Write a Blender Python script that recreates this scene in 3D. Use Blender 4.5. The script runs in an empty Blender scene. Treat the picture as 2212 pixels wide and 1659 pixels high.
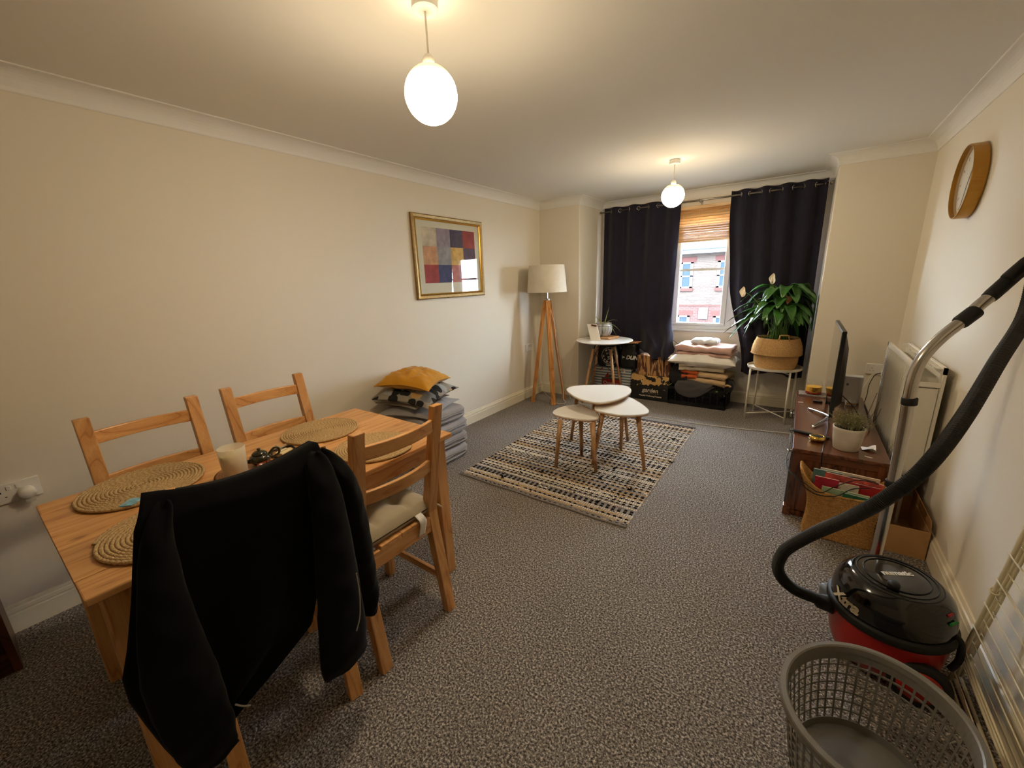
import bpy, bmesh, math, random
from math import sin, cos, pi, radians
from mathutils import Vector, Matrix, noise

SC = bpy.context.scene
COL = SC.collection
# ---------------------------------------------------------------- camera
cam_data = bpy.data.cameras.new('camera')
cam_data.sensor_width = 36.0
cam_data.lens = 36.0 * 867.137 / 2212.0
cam_data.clip_start = 0.02
cam = bpy.data.objects.new('camera', cam_data)
COL.objects.link(cam)
cam.location = (2.6157, 0.0, 1.3983)
cam.rotation_euler = (1.3186, 0.0343, 0.6142)
SC.camera = cam
# ---------------------------------------------------------------- overcast daylight outside
SKY = (0.74, 0.88, 1.0)
SKY_STRENGTH = 34.0
world = bpy.data.worlds.new('overcast_sky')
SC.world = world
world.use_nodes = True
world.node_tree.nodes['Background'].inputs[0].default_value = (*SKY, 1)
world.node_tree.nodes['Background'].inputs[1].default_value = SKY_STRENGTH
# ---------------------------------------------------------------- picture settings
SC.view_settings.view_transform = 'Standard'
SC.view_settings.look = 'None'
SC.view_settings.gamma = 1.0
SC.view_settings.use_curve_mapping = False
SC.view_settings.exposure = 0.8
LAMP_NEAR = 74.0
LAMP_FAR = 72.0
SC.cycles.use_denoising = True
SC.cycles.max_bounces = 7
SC.cycles.diffuse_bounces = 4
SC.cycles.glossy_bounces = 3
SC.cycles.transmission_bounces = 4
SC.cycles.transparent_max_bounces = 8
SC.cycles.use_adaptive_sampling = True
SC.cycles.adaptive_threshold = 0.08
SC.cycles.sample_clamp_indirect = 6.0
SC.cycles.caustics_reflective = False
SC.cycles.caustics_refractive = False

# ---------------------------------------------------------------- materials
def S(r, g, b):
    def f(c):
        c /= 255.0
        return c / 12.92 if c <= 0.04045 else ((c + 0.055) / 1.055) ** 2.4
    return (f(r), f(g), f(b))

def newmat(name):
    m = bpy.data.materials.new(name)
    m.use_nodes = True
    nt = m.node_tree
    return m, nt, nt.nodes, nt.links, nt.nodes['Principled BSDF']

def coords(N, Lk, scale=(1, 1, 1), per_object=False, rot=(0, 0, 0)):
    tc = N.new('ShaderNodeTexCoord')
    mp = N.new('ShaderNodeMapping')
    mp.inputs['Scale'].default_value = scale
    mp.inputs['Rotation'].default_value = rot
    Lk.new(tc.outputs['Object'], mp.inputs['Vector'])
    if per_object:
        oi = N.new('ShaderNodeObjectInfo')
        mu = N.new('ShaderNodeMath'); mu.operation = 'MULTIPLY'; mu.inputs[1].default_value = 37.0
        Lk.new(oi.outputs['Random'], mu.inputs[0])
        cb = N.new('ShaderNodeCombineXYZ')
        for k in range(3):
            Lk.new(mu.outputs[0], cb.inputs[k])
        Lk.new(cb.outputs[0], mp.inputs['Location'])
    return mp.outputs[0]

def ramp(N, Lk, fac, stops):
    r = N.new('ShaderNodeValToRGB')
    el = r.color_ramp.elements
    while len(el) < len(stops):
        el.new(0.5)
    for e, (p, c) in zip(el, stops):
        e.position = p
        e.color = (*c, 1)
    Lk.new(fac, r.inputs['Fac'])
    return r.outputs['Color']

def add_bump(N, Lk, B, height, strength, dist=0.002):
    b = N.new('ShaderNodeBump')
    b.inputs['Strength'].default_value = strength
    b.inputs['Distance'].default_value = dist
    Lk.new(height, b.inputs['Height'])
    Lk.new(b.outputs[0], B.inputs['Normal'])

def scale_col(c, k):
    return tuple(min(1.0, max(0.0, v * k)) for v in c)

def mat(name, col, rough=0.5, metal=0.0, vary=0.0, vscale=8.0, bump=0.0, bscale=200.0, bdist=0.001,
        sheen=0.0, coat=0.0, trans=0.0, spec=0.5, subs=0.0, ior=1.45, detail=3.0):
    m, nt, N, Lk, B = newmat(name)
    B.inputs['Base Color'].default_value = (*col, 1)
    B.inputs['Roughness'].default_value = rough
    B.inputs['Metallic'].default_value = metal
    B.inputs['Specular IOR Level'].default_value = spec
    B.inputs['IOR'].default_value = ior
    if sheen:
        B.inputs['Sheen Weight'].default_value = sheen
    if coat:
        B.inputs['Coat Weight'].default_value = coat
        B.inputs['Coat Roughness'].default_value = 0.08
    if trans:
        B.inputs['Transmission Weight'].default_value = trans
    if subs:
        B.inputs['Subsurface Weight'].default_value = subs
        B.inputs['Subsurface Scale'].default_value = 0.02
    if vary:
        n = N.new('ShaderNodeTexNoise')
        n.inputs['Scale'].default_value = vscale
        n.inputs['Detail'].default_value = detail
        Lk.new(coords(N, Lk, per_object=True), n.inputs['Vector'])
        Lk.new(ramp(N, Lk, n.outputs['Fac'], [(0.25, scale_col(col, 1 - vary)), (0.75, scale_col(col, 1 + vary))]), B.inputs['Base Color'])
    if bump:
        n = N.new('ShaderNodeTexNoise')
        n.inputs['Scale'].default_value = bscale
        n.inputs['Detail'].default_value = 2.0
        Lk.new(coords(N, Lk), n.inputs['Vector'])
        add_bump(N, Lk, B, n.outputs['Fac'], bump, bdist)
    return m

def wood(name, light, mid, dark, axis, rough=0.38, rings=9.0, coat=0.15):
    """long grain along one axis, cathedral figure, a few knots"""
    m, nt, N, Lk, B = newmat(name)
    sc = [1.0, 1.0, 1.0]
    sc['xyz'.index(axis)] = 0.10
    v = coords(N, Lk, tuple(sc), per_object=True)
    n1 = N.new('ShaderNodeTexNoise'); n1.inputs['Scale'].default_value = rings; n1.inputs['Detail'].default_value = 2.0
    n1.inputs['Distortion'].default_value = 0.4
    Lk.new(v, n1.inputs['Vector'])
    mu = N.new('ShaderNodeMath'); mu.operation = 'MULTIPLY'; mu.inputs[1].default_value = 14.0
    Lk.new(n1.outputs['Fac'], mu.inputs[0])
    fr = N.new('ShaderNodeMath'); fr.operation = 'PINGPONG'; fr.inputs[1].default_value = 1.0
    Lk.new(mu.outputs[0], fr.inputs[0])
    c1 = ramp(N, Lk, fr.outputs[0], [(0.0, light), (0.70, mid), (0.86, mid), (1.0, dark)])
    sc2 = [1.0, 1.0, 1.0]; sc2['xyz'.index(axis)] = 0.03
    n2 = N.new('ShaderNodeTexNoise'); n2.inputs['Scale'].default_value = 260.0; n2.inputs['Detail'].default_value = 2.0
    Lk.new(coords(N, Lk, tuple(sc2), per_object=True), n2.inputs['Vector'])
    mx = N.new('ShaderNodeMix'); mx.data_type = 'RGBA'; mx.blend_type = 'MULTIPLY'
    mx.inputs['Factor'].default_value = 0.30
    Lk.new(c1, mx.inputs[6])
    Lk.new(ramp(N, Lk, n2.outputs['Fac'], [(0.3, (0.62, 0.55, 0.48)), (0.6, (1, 1, 1))]), mx.inputs[7])
    # knots
    sc3 = [1.0, 1.0, 1.0]; sc3['xyz'.index(axis)] = 0.45
    vo = N.new('ShaderNodeTexVoronoi'); vo.inputs['Scale'].default_value = 7.0
    Lk.new(coords(N, Lk, tuple(sc3), per_object=True), vo.inputs['Vector'])
    kn = ramp(N, Lk, vo.outputs['Distance'], [(0.03, (0.25, 0.16, 0.1)), (0.085, (1, 1, 1))])
    mk = N.new('ShaderNodeMix'); mk.data_type = 'RGBA'; mk.blend_type = 'MULTIPLY'; mk.inputs['Factor'].default_value = 0.75
    Lk.new(mx.outputs[2], mk.inputs[6]); Lk.new(kn, mk.inputs[7])
    oi = N.new('ShaderNodeObjectInfo')
    hv = N.new('ShaderNodeHueSaturation')
    mr = N.new('ShaderNodeMapRange'); mr.inputs[3].default_value = 0.86; mr.inputs[4].default_value = 1.1
    Lk.new(oi.outputs['Random'], mr.inputs[0]); Lk.new(mr.outputs[0], hv.inputs['Value'])
    Lk.new(mk.outputs[2], hv.inputs['Color'])
    Lk.new(hv.outputs[0], B.inputs['Base Color'])
    B.inputs['Roughness'].default_value = rough
    B.inputs['Coat Weight'].default_value = coat
    B.inputs['Coat Roughness'].default_value = 0.25
    add_bump(N, Lk, B, n2.outputs['Fac'], 0.15, 0.0006)
    return m

def speckle(name, stops, scale, rough=0.95, bump=0.5, bdist=0.004, sheen=0.0, scale2=None, detail=3.0):
    m, nt, N, Lk, B = newmat(name)
    n = N.new('ShaderNodeTexNoise'); n.inputs['Scale'].default_value = scale; n.inputs['Detail'].default_value = detail
    n.inputs['Roughness'].default_value = 0.7
    v = coords(N, Lk)
    Lk.new(v, n.inputs['Vector'])
    c = ramp(N, Lk, n.outputs['Fac'], stops)
    n3 = N.new('ShaderNodeTexNoise'); n3.inputs['Scale'].default_value = scale2 or 2.0; n3.inputs['Detail'].default_value = 3.0
    Lk.new(v, n3.inputs['Vector'])
    mx = N.new('ShaderNodeMix'); mx.data_type = 'RGBA'; mx.blend_type = 'MULTIPLY'; mx.inputs['Factor'].default_value = 1.0
    Lk.new(c, mx.inputs[6]); Lk.new(ramp(N, Lk, n3.outputs['Fac'], [(0.3, (0.88, 0.88, 0.88)), (0.7, (1, 1, 1))]), mx.inputs[7])
    Lk.new(mx.outputs[2], B.inputs['Base Color'])
    B.inputs['Roughness'].default_value = rough
    B.inputs['Specular IOR Level'].default_value = 0.1
    if sheen:
        B.inputs['Sheen Weight'].default_value = sheen
    add_bump(N, Lk, B, n.outputs['Fac'], bump, bdist)
    return m

def fabric(name, col, rough=0.9, weave=900.0, wrinkle=0.0, sheen=0.25, vary=0.08):
    m, nt, N, Lk, B = newmat(name)
    n = N.new('ShaderNodeTexNoise'); n.inputs['Scale'].default_value = weave; n.inputs['Detail'].default_value = 1.0
    v = coords(N, Lk)
    Lk.new(v, n.inputs['Vector'])
    n2 = N.new('ShaderNodeTexNoise'); n2.inputs['Scale'].default_value = 12.0; n2.inputs['Detail'].default_value = 4.0
    Lk.new(v, n2.inputs['Vector'])
    ad = N.new('ShaderNodeMath'); ad.operation = 'MULTIPLY_ADD'; ad.inputs[1].default_value = 0.5
    Lk.new(n.outputs['Fac'], ad.inputs[0]); Lk.new(n2.outputs['Fac'], ad.inputs[2])
    Lk.new(ramp(N, Lk, ad.outputs[0], [(0.4, scale_col(col, 1 - vary)), (1.05, scale_col(col, 1 + vary))]), B.inputs['Base Color'])
    B.inputs['Roughness'].default_value = rough
    B.inputs['Specular IOR Level'].default_value = 0.15
    B.inputs['Sheen Weight'].default_value = sheen
    B.inputs['Sheen Roughness'].default_value = 0.5
    if wrinkle:
        add_bump(N, Lk, B, n2.outputs['Fac'], wrinkle, 0.01)
    else:
        add_bump(N, Lk, B, n.outputs['Fac'], 0.2, 0.0005)
    return m

def pane_glass(name, gloss=0.06, tint=(1, 1, 1), rough=0.0):
    m, nt, N, Lk, B = newmat(name)
    N.remove(B)
    tr = N.new('ShaderNodeBsdfTransparent'); tr.inputs[0].default_value = (*tint, 1)
    gl = N.new('ShaderNodeBsdfGlossy'); gl.inputs['Roughness'].default_value = rough
    fr = N.new('ShaderNodeFresnel'); fr.inputs[0].default_value = 1.45
    mx = N.new('ShaderNodeMixShader')
    ge = N.new('ShaderNodeNewGeometry')
    iv = N.new('ShaderNodeMath'); iv.operation = 'SUBTRACT'; iv.inputs[0].default_value = 1.0; Lk.new(ge.outputs['Backfacing'], iv.inputs[1])
    mu = N.new('ShaderNodeMath'); mu.operation = 'MULTIPLY'; Lk.new(fr.outputs[0], mu.inputs[0]); Lk.new(iv.outputs[0], mu.inputs[1])
    Lk.new(mu.outputs[0], mx.inputs[0]); Lk.new(tr.outputs[0], mx.inputs[1]); Lk.new(gl.outputs[0], mx.inputs[2])
    Lk.new(mx.outputs[0], N['Material Output'].inputs['Surface'])
    return m

MT = {}
MT['wall'] = mat('magnolia_paint', S(233, 225, 209), 0.85, spec=0.2)
MT['ceiling'] = mat('white_ceiling_paint', S(238, 236, 231), 0.9, spec=0.2)
MT['gloss'] = mat('cream_gloss_paint', S(236, 228, 205), 0.35)
MT['carpet'] = speckle('grey_loop_carpet', [(0.36, S(60, 55, 53)), (0.46, S(112, 106, 101)), (0.54, S(140, 132, 126)), (0.66, S(210, 201, 190))], 135, bump=0.8, bdist=0.004, detail=2.0)
MT['upvc'] = mat('white_upvc', S(240, 243, 245), 0.3)
MT['glass'] = pane_glass('window_pane_glass')
PINE = (S(222, 169, 108), S(210, 153, 92), S(182, 122, 66))
for a in 'xyz':
    MT['pine_' + a] = wood('pine_' + a, *PINE, a)
    MT['oak_' + a] = wood('lamp_oak_' + a, S(212, 150, 76), S(190, 126, 56), S(150, 94, 38), a)
    MT['beech_' + a] = wood('beech_' + a, S(200, 156, 108), S(182, 134, 88), S(150, 104, 64), a, coat=0.1)
    MT['walnut_' + a] = wood('brown_stand_' + a, S(120, 70, 44), S(98, 54, 32), S(62, 32, 20), a, rough=0.25, coat=0.5)
    MT['mahog_' + a] = wood('dark_mahogany_' + a, S(92, 48, 26), S(70, 34, 18), S(44, 20, 11), a, rough=0.35)
MT['white_lam'] = mat('white_laminate', S(240, 238, 232), 0.25, coat=0.2)
MT['white_metal'] = mat('white_painted_metal', S(238, 234, 222), 0.4)
MT['white_plastic'] = mat('white_plastic', S(238, 236, 230), 0.35)
MT['black_metal'] = mat('black_metal', S(22, 22, 23), 0.4, metal=0.6)
MT['black_plastic'] = mat('black_plastic', S(14, 14, 15), 0.35)
MT['black_gloss'] = mat('black_gloss', S(10, 10, 11), 0.08, coat=0.6)
MT['steel'] = mat('brushed_steel', S(196, 192, 186), 0.22, metal=1.0)
MT['chrome'] = mat('chrome', S(220, 220, 220), 0.08, metal=1.0)
MT['nickel'] = mat('dull_nickel_rail', S(150, 144, 136), 0.3, metal=1.0)
MT['brass'] = mat('polished_brass', S(214, 178, 92), 0.16, metal=1.0)
MT['shade_linen'] = fabric('ivory_linen_shade', S(226, 218, 202), weave=600)
MT['curtain'] = fabric('navy_blackout_cloth', S(38, 35, 49), weave=1400, sheen=0.12, vary=0.12)
MT['black_fleece'] = fabric('black_fleece', S(10, 10, 13), weave=700, sheen=0.04, vary=0.2, rough=1.0)
MT['grey_cloth'] = fabric('grey_cotton', S(150, 145, 144), wrinkle=0.35)
MT['taupe_cloth'] = fabric('taupe_cotton', S(150, 140, 128), wrinkle=0.3)
MT['mustard'] = fabric('mustard_linen', S(196, 138, 34), wrinkle=0.4)
MT['cream_cloth'] = fabric('cream_cotton', S(232, 220, 196), wrinkle=0.4)
MT['white_cloth'] = fabric('white_cotton', S(238, 236, 230), wrinkle=0.35)
MT['pink_cloth'] = fabric('dusty_pink_cotton', S(208, 170, 158), wrinkle=0.5)
MT['tan_cloth'] = fabric('tan_wool', S(204, 174, 132), wrinkle=0.4)
MT['orange_cloth'] = fabric('orange_cotton', S(198, 92, 44), wrinkle=0.5)
MT['slate_cloth'] = fabric('slate_grey_cotton', S(78, 76, 76), wrinkle=0.4)
MT['dark_cloth'] = fabric('charcoal_cotton', S(40, 38, 40), wrinkle=0.4)
MT['beige_cloth'] = fabric('beige_seat_cotton', S(166, 154, 132), wrinkle=0.25)
MT['card'] = mat('brown_cardboard', S(186, 142, 92), 0.85, vary=0.08, vscale=20)
MT['paper'] = mat('white_paper', S(238, 234, 226), 0.7)
MT['soil'] = mat('dark_soil', S(38, 28, 20), 1.0, vary=0.4, vscale=90, bump=0.8, bscale=120, bdist=0.01)
MT['cable_white'] = mat('white_cable', S(228, 222, 210), 0.5)
MT['cable_black'] = mat('black_cable', S(16, 16, 16), 0.5)

# ---------------------------------------------------------------- mesh builder
WM = {}
class MB:
    def __init__(self):
        self.v = []; self.f = []; self.mi = []; self.cur = 0
    def add(self, vs, fs):
        o = len(self.v)
        self.v += [Vector(p) for p in vs]
        for f in fs:
            self.f.append([i + o for i in f]); self.mi.append(self.cur)
        return self
    def box(self, x0, y0, z0, x1, y1, z1):
        vs = [(x0, y0, z0), (x1, y0, z0), (x1, y1, z0), (x0, y1, z0), (x0, y0, z1), (x1, y0, z1), (x1, y1, z1), (x0, y1, z1)]
        return self.add(vs, [(3, 2, 1, 0), (4, 5, 6, 7), (0, 1, 5, 4), (1, 2, 6, 5), (2, 3, 7, 6), (3, 0, 4, 7)])
    def beam(self, a, b, w, h, up=(0, 0, 1), w2=None, h2=None):
        a, b = Vector(a), Vector(b)
        d = (b - a).normalized(); u = Vector(up)
        s = d.cross(u)
        if s.length < 1e-5:
            s = d.cross(Vector((1, 0, 0)))
        s.normalize(); t = s.cross(d).normalized()
        w2 = w if w2 is None else w2; h2 = h if h2 is None else h2
        vs = []
        for p, ww, hh in ((a, w, h), (b, w2, h2)):
            for sx, sy in ((-1, -1), (1, -1), (1, 1), (-1, 1)):
                vs.append(p + s * sx * ww / 2 + t * sy * hh / 2)
        return self.add(vs, [(0, 1, 2, 3)[::-1], (4, 5, 6, 7), (0, 1, 5, 4), (1, 2, 6, 5), (2, 3, 7, 6), (3, 0, 4, 7)])
    def rings(self, rs, cap0=True, cap1=True, close=True, loop=False):
        n = len(rs[0]); vs = [p for r in rs for p in r]; fs = []
        m = len(rs)
        for i in range(m if loop else m - 1):
            j = (i + 1) % m
            for k in range(n if close else n - 1):
                l = (k + 1) % n
                fs.append((i * n + k, i * n + l, j * n + l, j * n + k))
        if not loop:
            if cap0: fs.append(tuple(range(n))[::-1])
            if cap1: fs.append(tuple((m - 1) * n + k for k in range(n)))
        return self.add(vs, fs)
    def tube(self, path, r, n=10, cap=True, squash=1.0, loop=False):
        P = [Vector(p) for p in path]; m = len(P)
        R = r if isinstance(r, (list, tuple)) else [r] * m
        ring = []; prev = None
        for i in range(m):
            if loop:
                d = P[(i + 1) % m] - P[i - 1]
            else:
                d = P[min(i + 1, m - 1)] - P[max(i - 1, 0)]
            if d.length < 1e-9: d = Vector((0, 0, 1))
            d.normalize()
            if prev is None:
                u = Vector((0, 0, 1)) if abs(d.z) < 0.9 else Vector((1, 0, 0))
                s = d.cross(u).normalized()
            else:
                s = (prev - d * prev.dot(d)).normalized()
            prev = s; t = s.cross(d)
            ring.append([P[i] + s * (R[i] * cos(2 * pi * k / n)) + t * (R[i] * squash * sin(2 * pi * k / n)) for k in range(n)])
        return self.rings(ring, cap, cap, True, loop)
    def lathe(self, prof, n=32, c=(0, 0, 0), sx=1.0, sy=1.0, rot=0.0, cap0=True, cap1=True):
        rs = []
        for r, z in prof:
            ring = []
            for k in range(n):
                a = 2 * pi * k / n
                x, y = r * cos(a) * sx, r * sin(a) * sy
                ring.append((c[0] + x * cos(rot) - y * sin(rot), c[1] + x * sin(rot) + y * cos(rot), c[2] + z))
            rs.append(ring)
        return self.rings(rs, cap0, cap1)
    def prism(self, poly, z0, z1):
        return self.rings([[(x, y, z0) for x, y in poly], [(x, y, z1) for x, y in poly]])
    def grid(self, fn, nu, nv, cu=False, cv=False):
        vs = [fn(i / (nu if cu else nu - 1), j / (nv if cv else nv - 1)) for i in range(nu) for j in range(nv)]
        fs = []
        for i in range(nu if cu else nu - 1):
            for j in range(nv if cv else nv - 1):
                i2, j2 = (i + 1) % nu, (j + 1) % nv
                fs.append((i * nv + j, i2 * nv + j, i2 * nv + j2, i * nv + j2))
        return self.add(vs, fs)
    def build(self, name, mats, parent=None, smooth=False, bev=0.0, seg=2, sub=0, solid=0.0, world=True, fixn=False):
        me = bpy.data.meshes.new(name)
        vs = self.v
        wm = Matrix.Identity(4)
        if parent is not None:
            wm = WM.get(parent.name, Matrix.Identity(4))
            if world:
                inv = wm.inverted()
                vs = [inv @ p for p in vs]
        me.from_pydata([tuple(p) for p in vs], [], self.f)
        if not isinstance(mats, (list, tuple)): mats = [mats]
        for m in mats: me.materials.append(MT[m] if isinstance(m, str) else m)
        if len(mats) > 1: me.polygons.foreach_set('material_index', self.mi)
        if smooth: me.polygons.foreach_set('use_smooth', [True] * len(me.polygons))
        me.update()
        if fixn:
            bm = bmesh.new(); bm.from_mesh(me); bmesh.ops.recalc_face_normals(bm, faces=bm.faces); bm.to_mesh(me); bm.free()
        o = bpy.data.objects.new(name, me)
        COL.objects.link(o)
        if parent is not None: o.parent = parent
        WM[o.name] = wm
        if solid:
            s = o.modifiers.new('solid', 'SOLIDIFY'); s.thickness = solid; s.offset = 0
        if bev:
            b = o.modifiers.new('bevel', 'BEVEL'); b.width = bev; b.segments = seg; b.limit_method = 'ANGLE'; b.angle_limit = radians(35)
        if sub:
            s = o.modifiers.new('sub', 'SUBSURF'); s.levels = sub; s.render_levels = sub
        return o

def tag(o, label, cat, group=None):
    o['label'] = label; o['category'] = cat
    if group: o['group'] = group
    return o

def thing(name, label, cat, loc=(0, 0, 0), rz=0.0, group=None):
    o = bpy.data.objects.new(name, None)
    COL.objects.link(o)
    o.empty_display_size = 0.05
    o.location = loc; o.rotation_euler = (0, 0, rz)
    WM[o.name] = Matrix.Translation(loc) @ Matrix.Rotation(rz, 4, 'Z')
    return tag(o, label, cat, group)

def copy_tree(o, parent=None):
    c = o.copy(); COL.objects.link(c); c.parent = parent
    for ch in list(o.children):
        copy_tree(ch, c)
    return c

def struct(o):
    o['kind'] = 'structure'
    return o

def text(name, body, size, loc, rot, material, parent, extrude=0.0006, shear=0.0, align='CENTER', bold=0.0, spacing=1.0):
    cu = bpy.data.curves.new(name, 'FONT')
    cu.body = body; cu.size = size; cu.extrude = extrude; cu.align_x = align; cu.align_y = 'CENTER'; cu.shear = shear
    cu.offset = bold; cu.space_character = spacing
    cu.materials.append(MT[material] if isinstance(material, str) else material)
    o = bpy.data.objects.new(name, cu); COL.objects.link(o)
    m = Matrix.Translation(loc) @ rot.to_4x4()
    o.parent = parent
    o.matrix_local = WM[parent.name].inverted() @ m
    WM[o.name] = m
    return o

def text_mesh(*a, **k):
    o = text(*a, **k)
    dg = bpy.context.evaluated_depsgraph_get()
    me = bpy.data.meshes.new_from_object(o.evaluated_get(dg))
    n = bpy.data.objects.new(a[0], me); COL.objects.link(n)
    n.parent = o.parent; n.matrix_local = o.matrix_local.copy()
    cu = o.data
    bpy.data.objects.remove(o); bpy.data.curves.remove(cu)
    return n

def face_rot(normal, up=(0, 0, 1)):
    """rotation whose local z is the normal and local y points up"""
    z = Vector(normal).normalized(); u = Vector(up)
    x = u.cross(z).normalized(); y = z.cross(x)
    return Matrix((x, y, z)).transposed()

def catmull(P, per=6, closed=False):
    P = [Vector(p) for p in P]; n = len(P); out = []
    rng = range(n) if closed else range(n - 1)
    for i in rng:
        g = (lambda k: P[k % n]) if closed else (lambda k: P[max(0, min(n - 1, k))])
        p0, p1, p2, p3 = g(i - 1), g(i), g(i + 1), g(i + 2)
        for s in range(per):
            t = s / per
            out.append(0.5 * ((2 * p1) + (-p0 + p2) * t + (2 * p0 - 5 * p1 + 4 * p2 - p3) * t * t + (-p0 + 3 * p1 - 3 * p2 + p3) * t ** 3))
    if not closed: out.append(P[-1])
    return out

def nz(x, y=0.0, z=0.0, s=1.0):
    return noise.noise(Vector((x * s, y * s, z * s)))

# ================================================================ THE ROOM
XR, YB, YD, XA, XB = 3.277, 4.303, 4.929, 0.515, 2.737
ZC, ZL, CW = 2.2565, 2.1764, 0.083
YF = -1.9
WX0, WX1, WZ0, WZ1 = 0.78, 2.585, 0.79, 2.085
T = 0.12
struct(MB().box(-T, YF - T, -0.1, XR + T, YD + 0.3, 0).build('floor', 'carpet'))
struct(MB().box(-T, YF - T, ZC, XR + T, YD + 0.3, ZC + 0.1).build('ceiling', 'ceiling'))
struct(MB().box(-T, YF - T, 0, 0, YB, ZC).build('wall_left', 'wall'))
struct(MB().box(XR, YF - T, 0, XR + T, YB, ZC).build('wall_right', 'wall'))
struct(MB().box(0, YF - T, 0, XR, YF, ZC).build('wall_front', 'wall'))
struct(MB().box(-T, YB, 0, XA, YD + 0.3, ZC).build('wall_back_left', 'wall', bev=0.004))
struct(MB().box(XB, YB, 0, XR + T, YD + 0.3, ZC).build('wall_back_right', 'wall', bev=0.004))
w = MB()
w.box(XA, YD, 0, XB, YD + 0.3, WZ0).box(XA, YD, WZ1, XB, YD + 0.3, ZC)
w.box(XA, YD, WZ0, WX0, YD + 0.3, WZ1).box(WX1, YD, WZ0, XB, YD + 0.3, WZ1)
struct(w.build('wall_back', 'wall'))

PATH = [(0, YF), (0, YB), (XA, YB), (XA, YD), (XB, YD), (XB, YB), (XR, YB), (XR, YF)]
def mitres():
    out = []
    for i, p in enumerate(PATH):
        ns = []
        for a, b in ((i - 1, i), (i, i + 1)):
            if a < 0 or b >= len(PATH): continue
            d = (Vector(PATH[b]) - Vector(PATH[a])).normalized()
            ns.append(Vector((d.y, -d.x)))
        m = ns[0] if len(ns) == 1 else (ns[0] + ns[1]) / (1 + ns[0].dot(ns[1]))
        out.append(m)
    return out
MIT = mitres()
def run(i0, i1, prof):
    rs = []
    for i in range(i0, i1 + 1):
        p, m = PATH[i], MIT[i]
        rs.append([(p[0] + m.x * o, p[1] + m.y * o, z) for o, z in prof])
    return MB().rings(rs, True, True)
cove = [(0, ZC), (0, ZL), (0.004, ZL)]
for k in range(9):
    a = k / 8 * pi / 2
    cove.append((0.006 + (CW - 0.012) * (1 - cos(a)), ZL + 0.004 + (ZC - ZL - 0.010) * sin(a)))
cove += [(CW - 0.004, ZC - 0.006), (CW, ZC - 0.004), (CW, ZC)]
for k, (a, b) in enumerate(((0, 1), (1, 6), (6, 7))):
    struct(run(a, b, cove).build('trim_%d' % (k + 1), 'ceiling', fixn=True))
skirt = [(0, 0), (0.016, 0), (0.016, 0.082), (0.013, 0.086), (0.013, 0.090), (0.016, 0.094), (0.014, 0.108), (0.009, 0.112), (0.009, 0.116), (0.006, 0.126), (0, 0.126)]
for nm, a, b in (('baseboard_left', 0, 1), ('baseboard_back', 1, 6), ('baseboard_right', 6, 7)):
    struct(run(a, b, skirt).build(nm, 'gloss', fixn=True))

# ---- window in the bay: three lights, a glazing bar in each
win = MB()
FY0, FY1 = YD + 0.005, YD + 0.075
win.box(WX0, FY0, WZ0, WX1, FY1, WZ0 + 0.045).box(WX0, FY0, WZ1 - 0.045, WX1, FY1, WZ1)
LIGHTS = [(0.856, 1.306), (1.456, 1.906), (2.056, 2.506)]
edges = [WX0] + [v for l in LIGHTS for v in l] + [WX1]
for a, b in ((WX0, 0.825), (1.355, 1.405), (1.957, 2.007), (2.54, WX1)):
    win.box(a, FY0, WZ0 + 0.045, b, FY1, WZ1 - 0.045)
window = struct(win.build('window_1', 'upvc', bev=0.006))
WM[window.name] = Matrix.Identity(4)
for a, b in LIGHTS:
    s = MB(); z0, z1 = WZ0 + 0.045, WZ1 - 0.045
    x0, x1 = a - 0.05, b + 0.05
    y0, y1 = FY0 - 0.012, FY0 + 0.05
    s.box(x0, y0, z0, x1, y1, z0 + 0.03).box(x0, y0, z1 - 0.03, x1, y1, z1)
    s.box(x0, y0, z0 + 0.03, a, y1, z1 - 0.03).box(b, y0, z0 + 0.03, x1, y1, z1 - 0.03)
    sash = s.build('sash', 'upvc', window, bev=0.006)
    MB().box(a, FY0 + 0.022, z0 + 0.03, b, FY0 + 0.028, z1 - 0.03).build('pane', 'glass', sash)
    MB().box(a, FY0 + 0.012, 1.432, b, FY0 + 0.038, 1.456).build('glazing_bar', 'upvc', sash)
MB().box(WX0 - 0.02, YD - 0.018, WZ0 - 0.02, WX1 + 0.02, YD + 0.005, WZ0 + 0.002).build('window_sill', 'upvc', window, bev=0.004)
# ================================================================ OUTSIDE
def brick_mat(name, c1, c2, mortar):
    m, nt, N, Lk, B = newmat(name)
    br = N.new('ShaderNodeTexBrick')
    br.inputs['Scale'].default_value = 1.0
    br.inputs['Brick Width'].default_value = 0.225; br.inputs['Row Height'].default_value = 0.075
    br.inputs['Mortar Size'].default_value = 0.010; br.inputs['Mortar Smooth'].default_value = 0.1
    br.inputs['Color1'].default_value = (*c1, 1); br.inputs['Color2'].default_value = (*c2, 1); br.inputs['Mortar'].default_value = (*mortar, 1)
    Lk.new(coords(N, Lk, rot=(-pi / 2, 0, 0)), br.inputs['Vector'])
    Lk.new(br.outputs['Color'], B.inputs['Base Color'])
    B.inputs['Roughness'].default_value = 0.9
    add_bump(N, Lk, B, br.outputs['Fac'], -0.4, 0.01)
    return m
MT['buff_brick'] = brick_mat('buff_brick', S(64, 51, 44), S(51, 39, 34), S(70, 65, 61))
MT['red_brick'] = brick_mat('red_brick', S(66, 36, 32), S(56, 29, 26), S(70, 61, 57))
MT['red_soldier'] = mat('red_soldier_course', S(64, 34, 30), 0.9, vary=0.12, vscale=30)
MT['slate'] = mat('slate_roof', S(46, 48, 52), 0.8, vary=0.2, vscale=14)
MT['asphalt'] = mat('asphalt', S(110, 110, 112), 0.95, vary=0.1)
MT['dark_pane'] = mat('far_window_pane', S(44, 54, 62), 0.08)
MT['plaque'] = mat('grey_plaque', S(66, 74, 82), 0.6)
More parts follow.
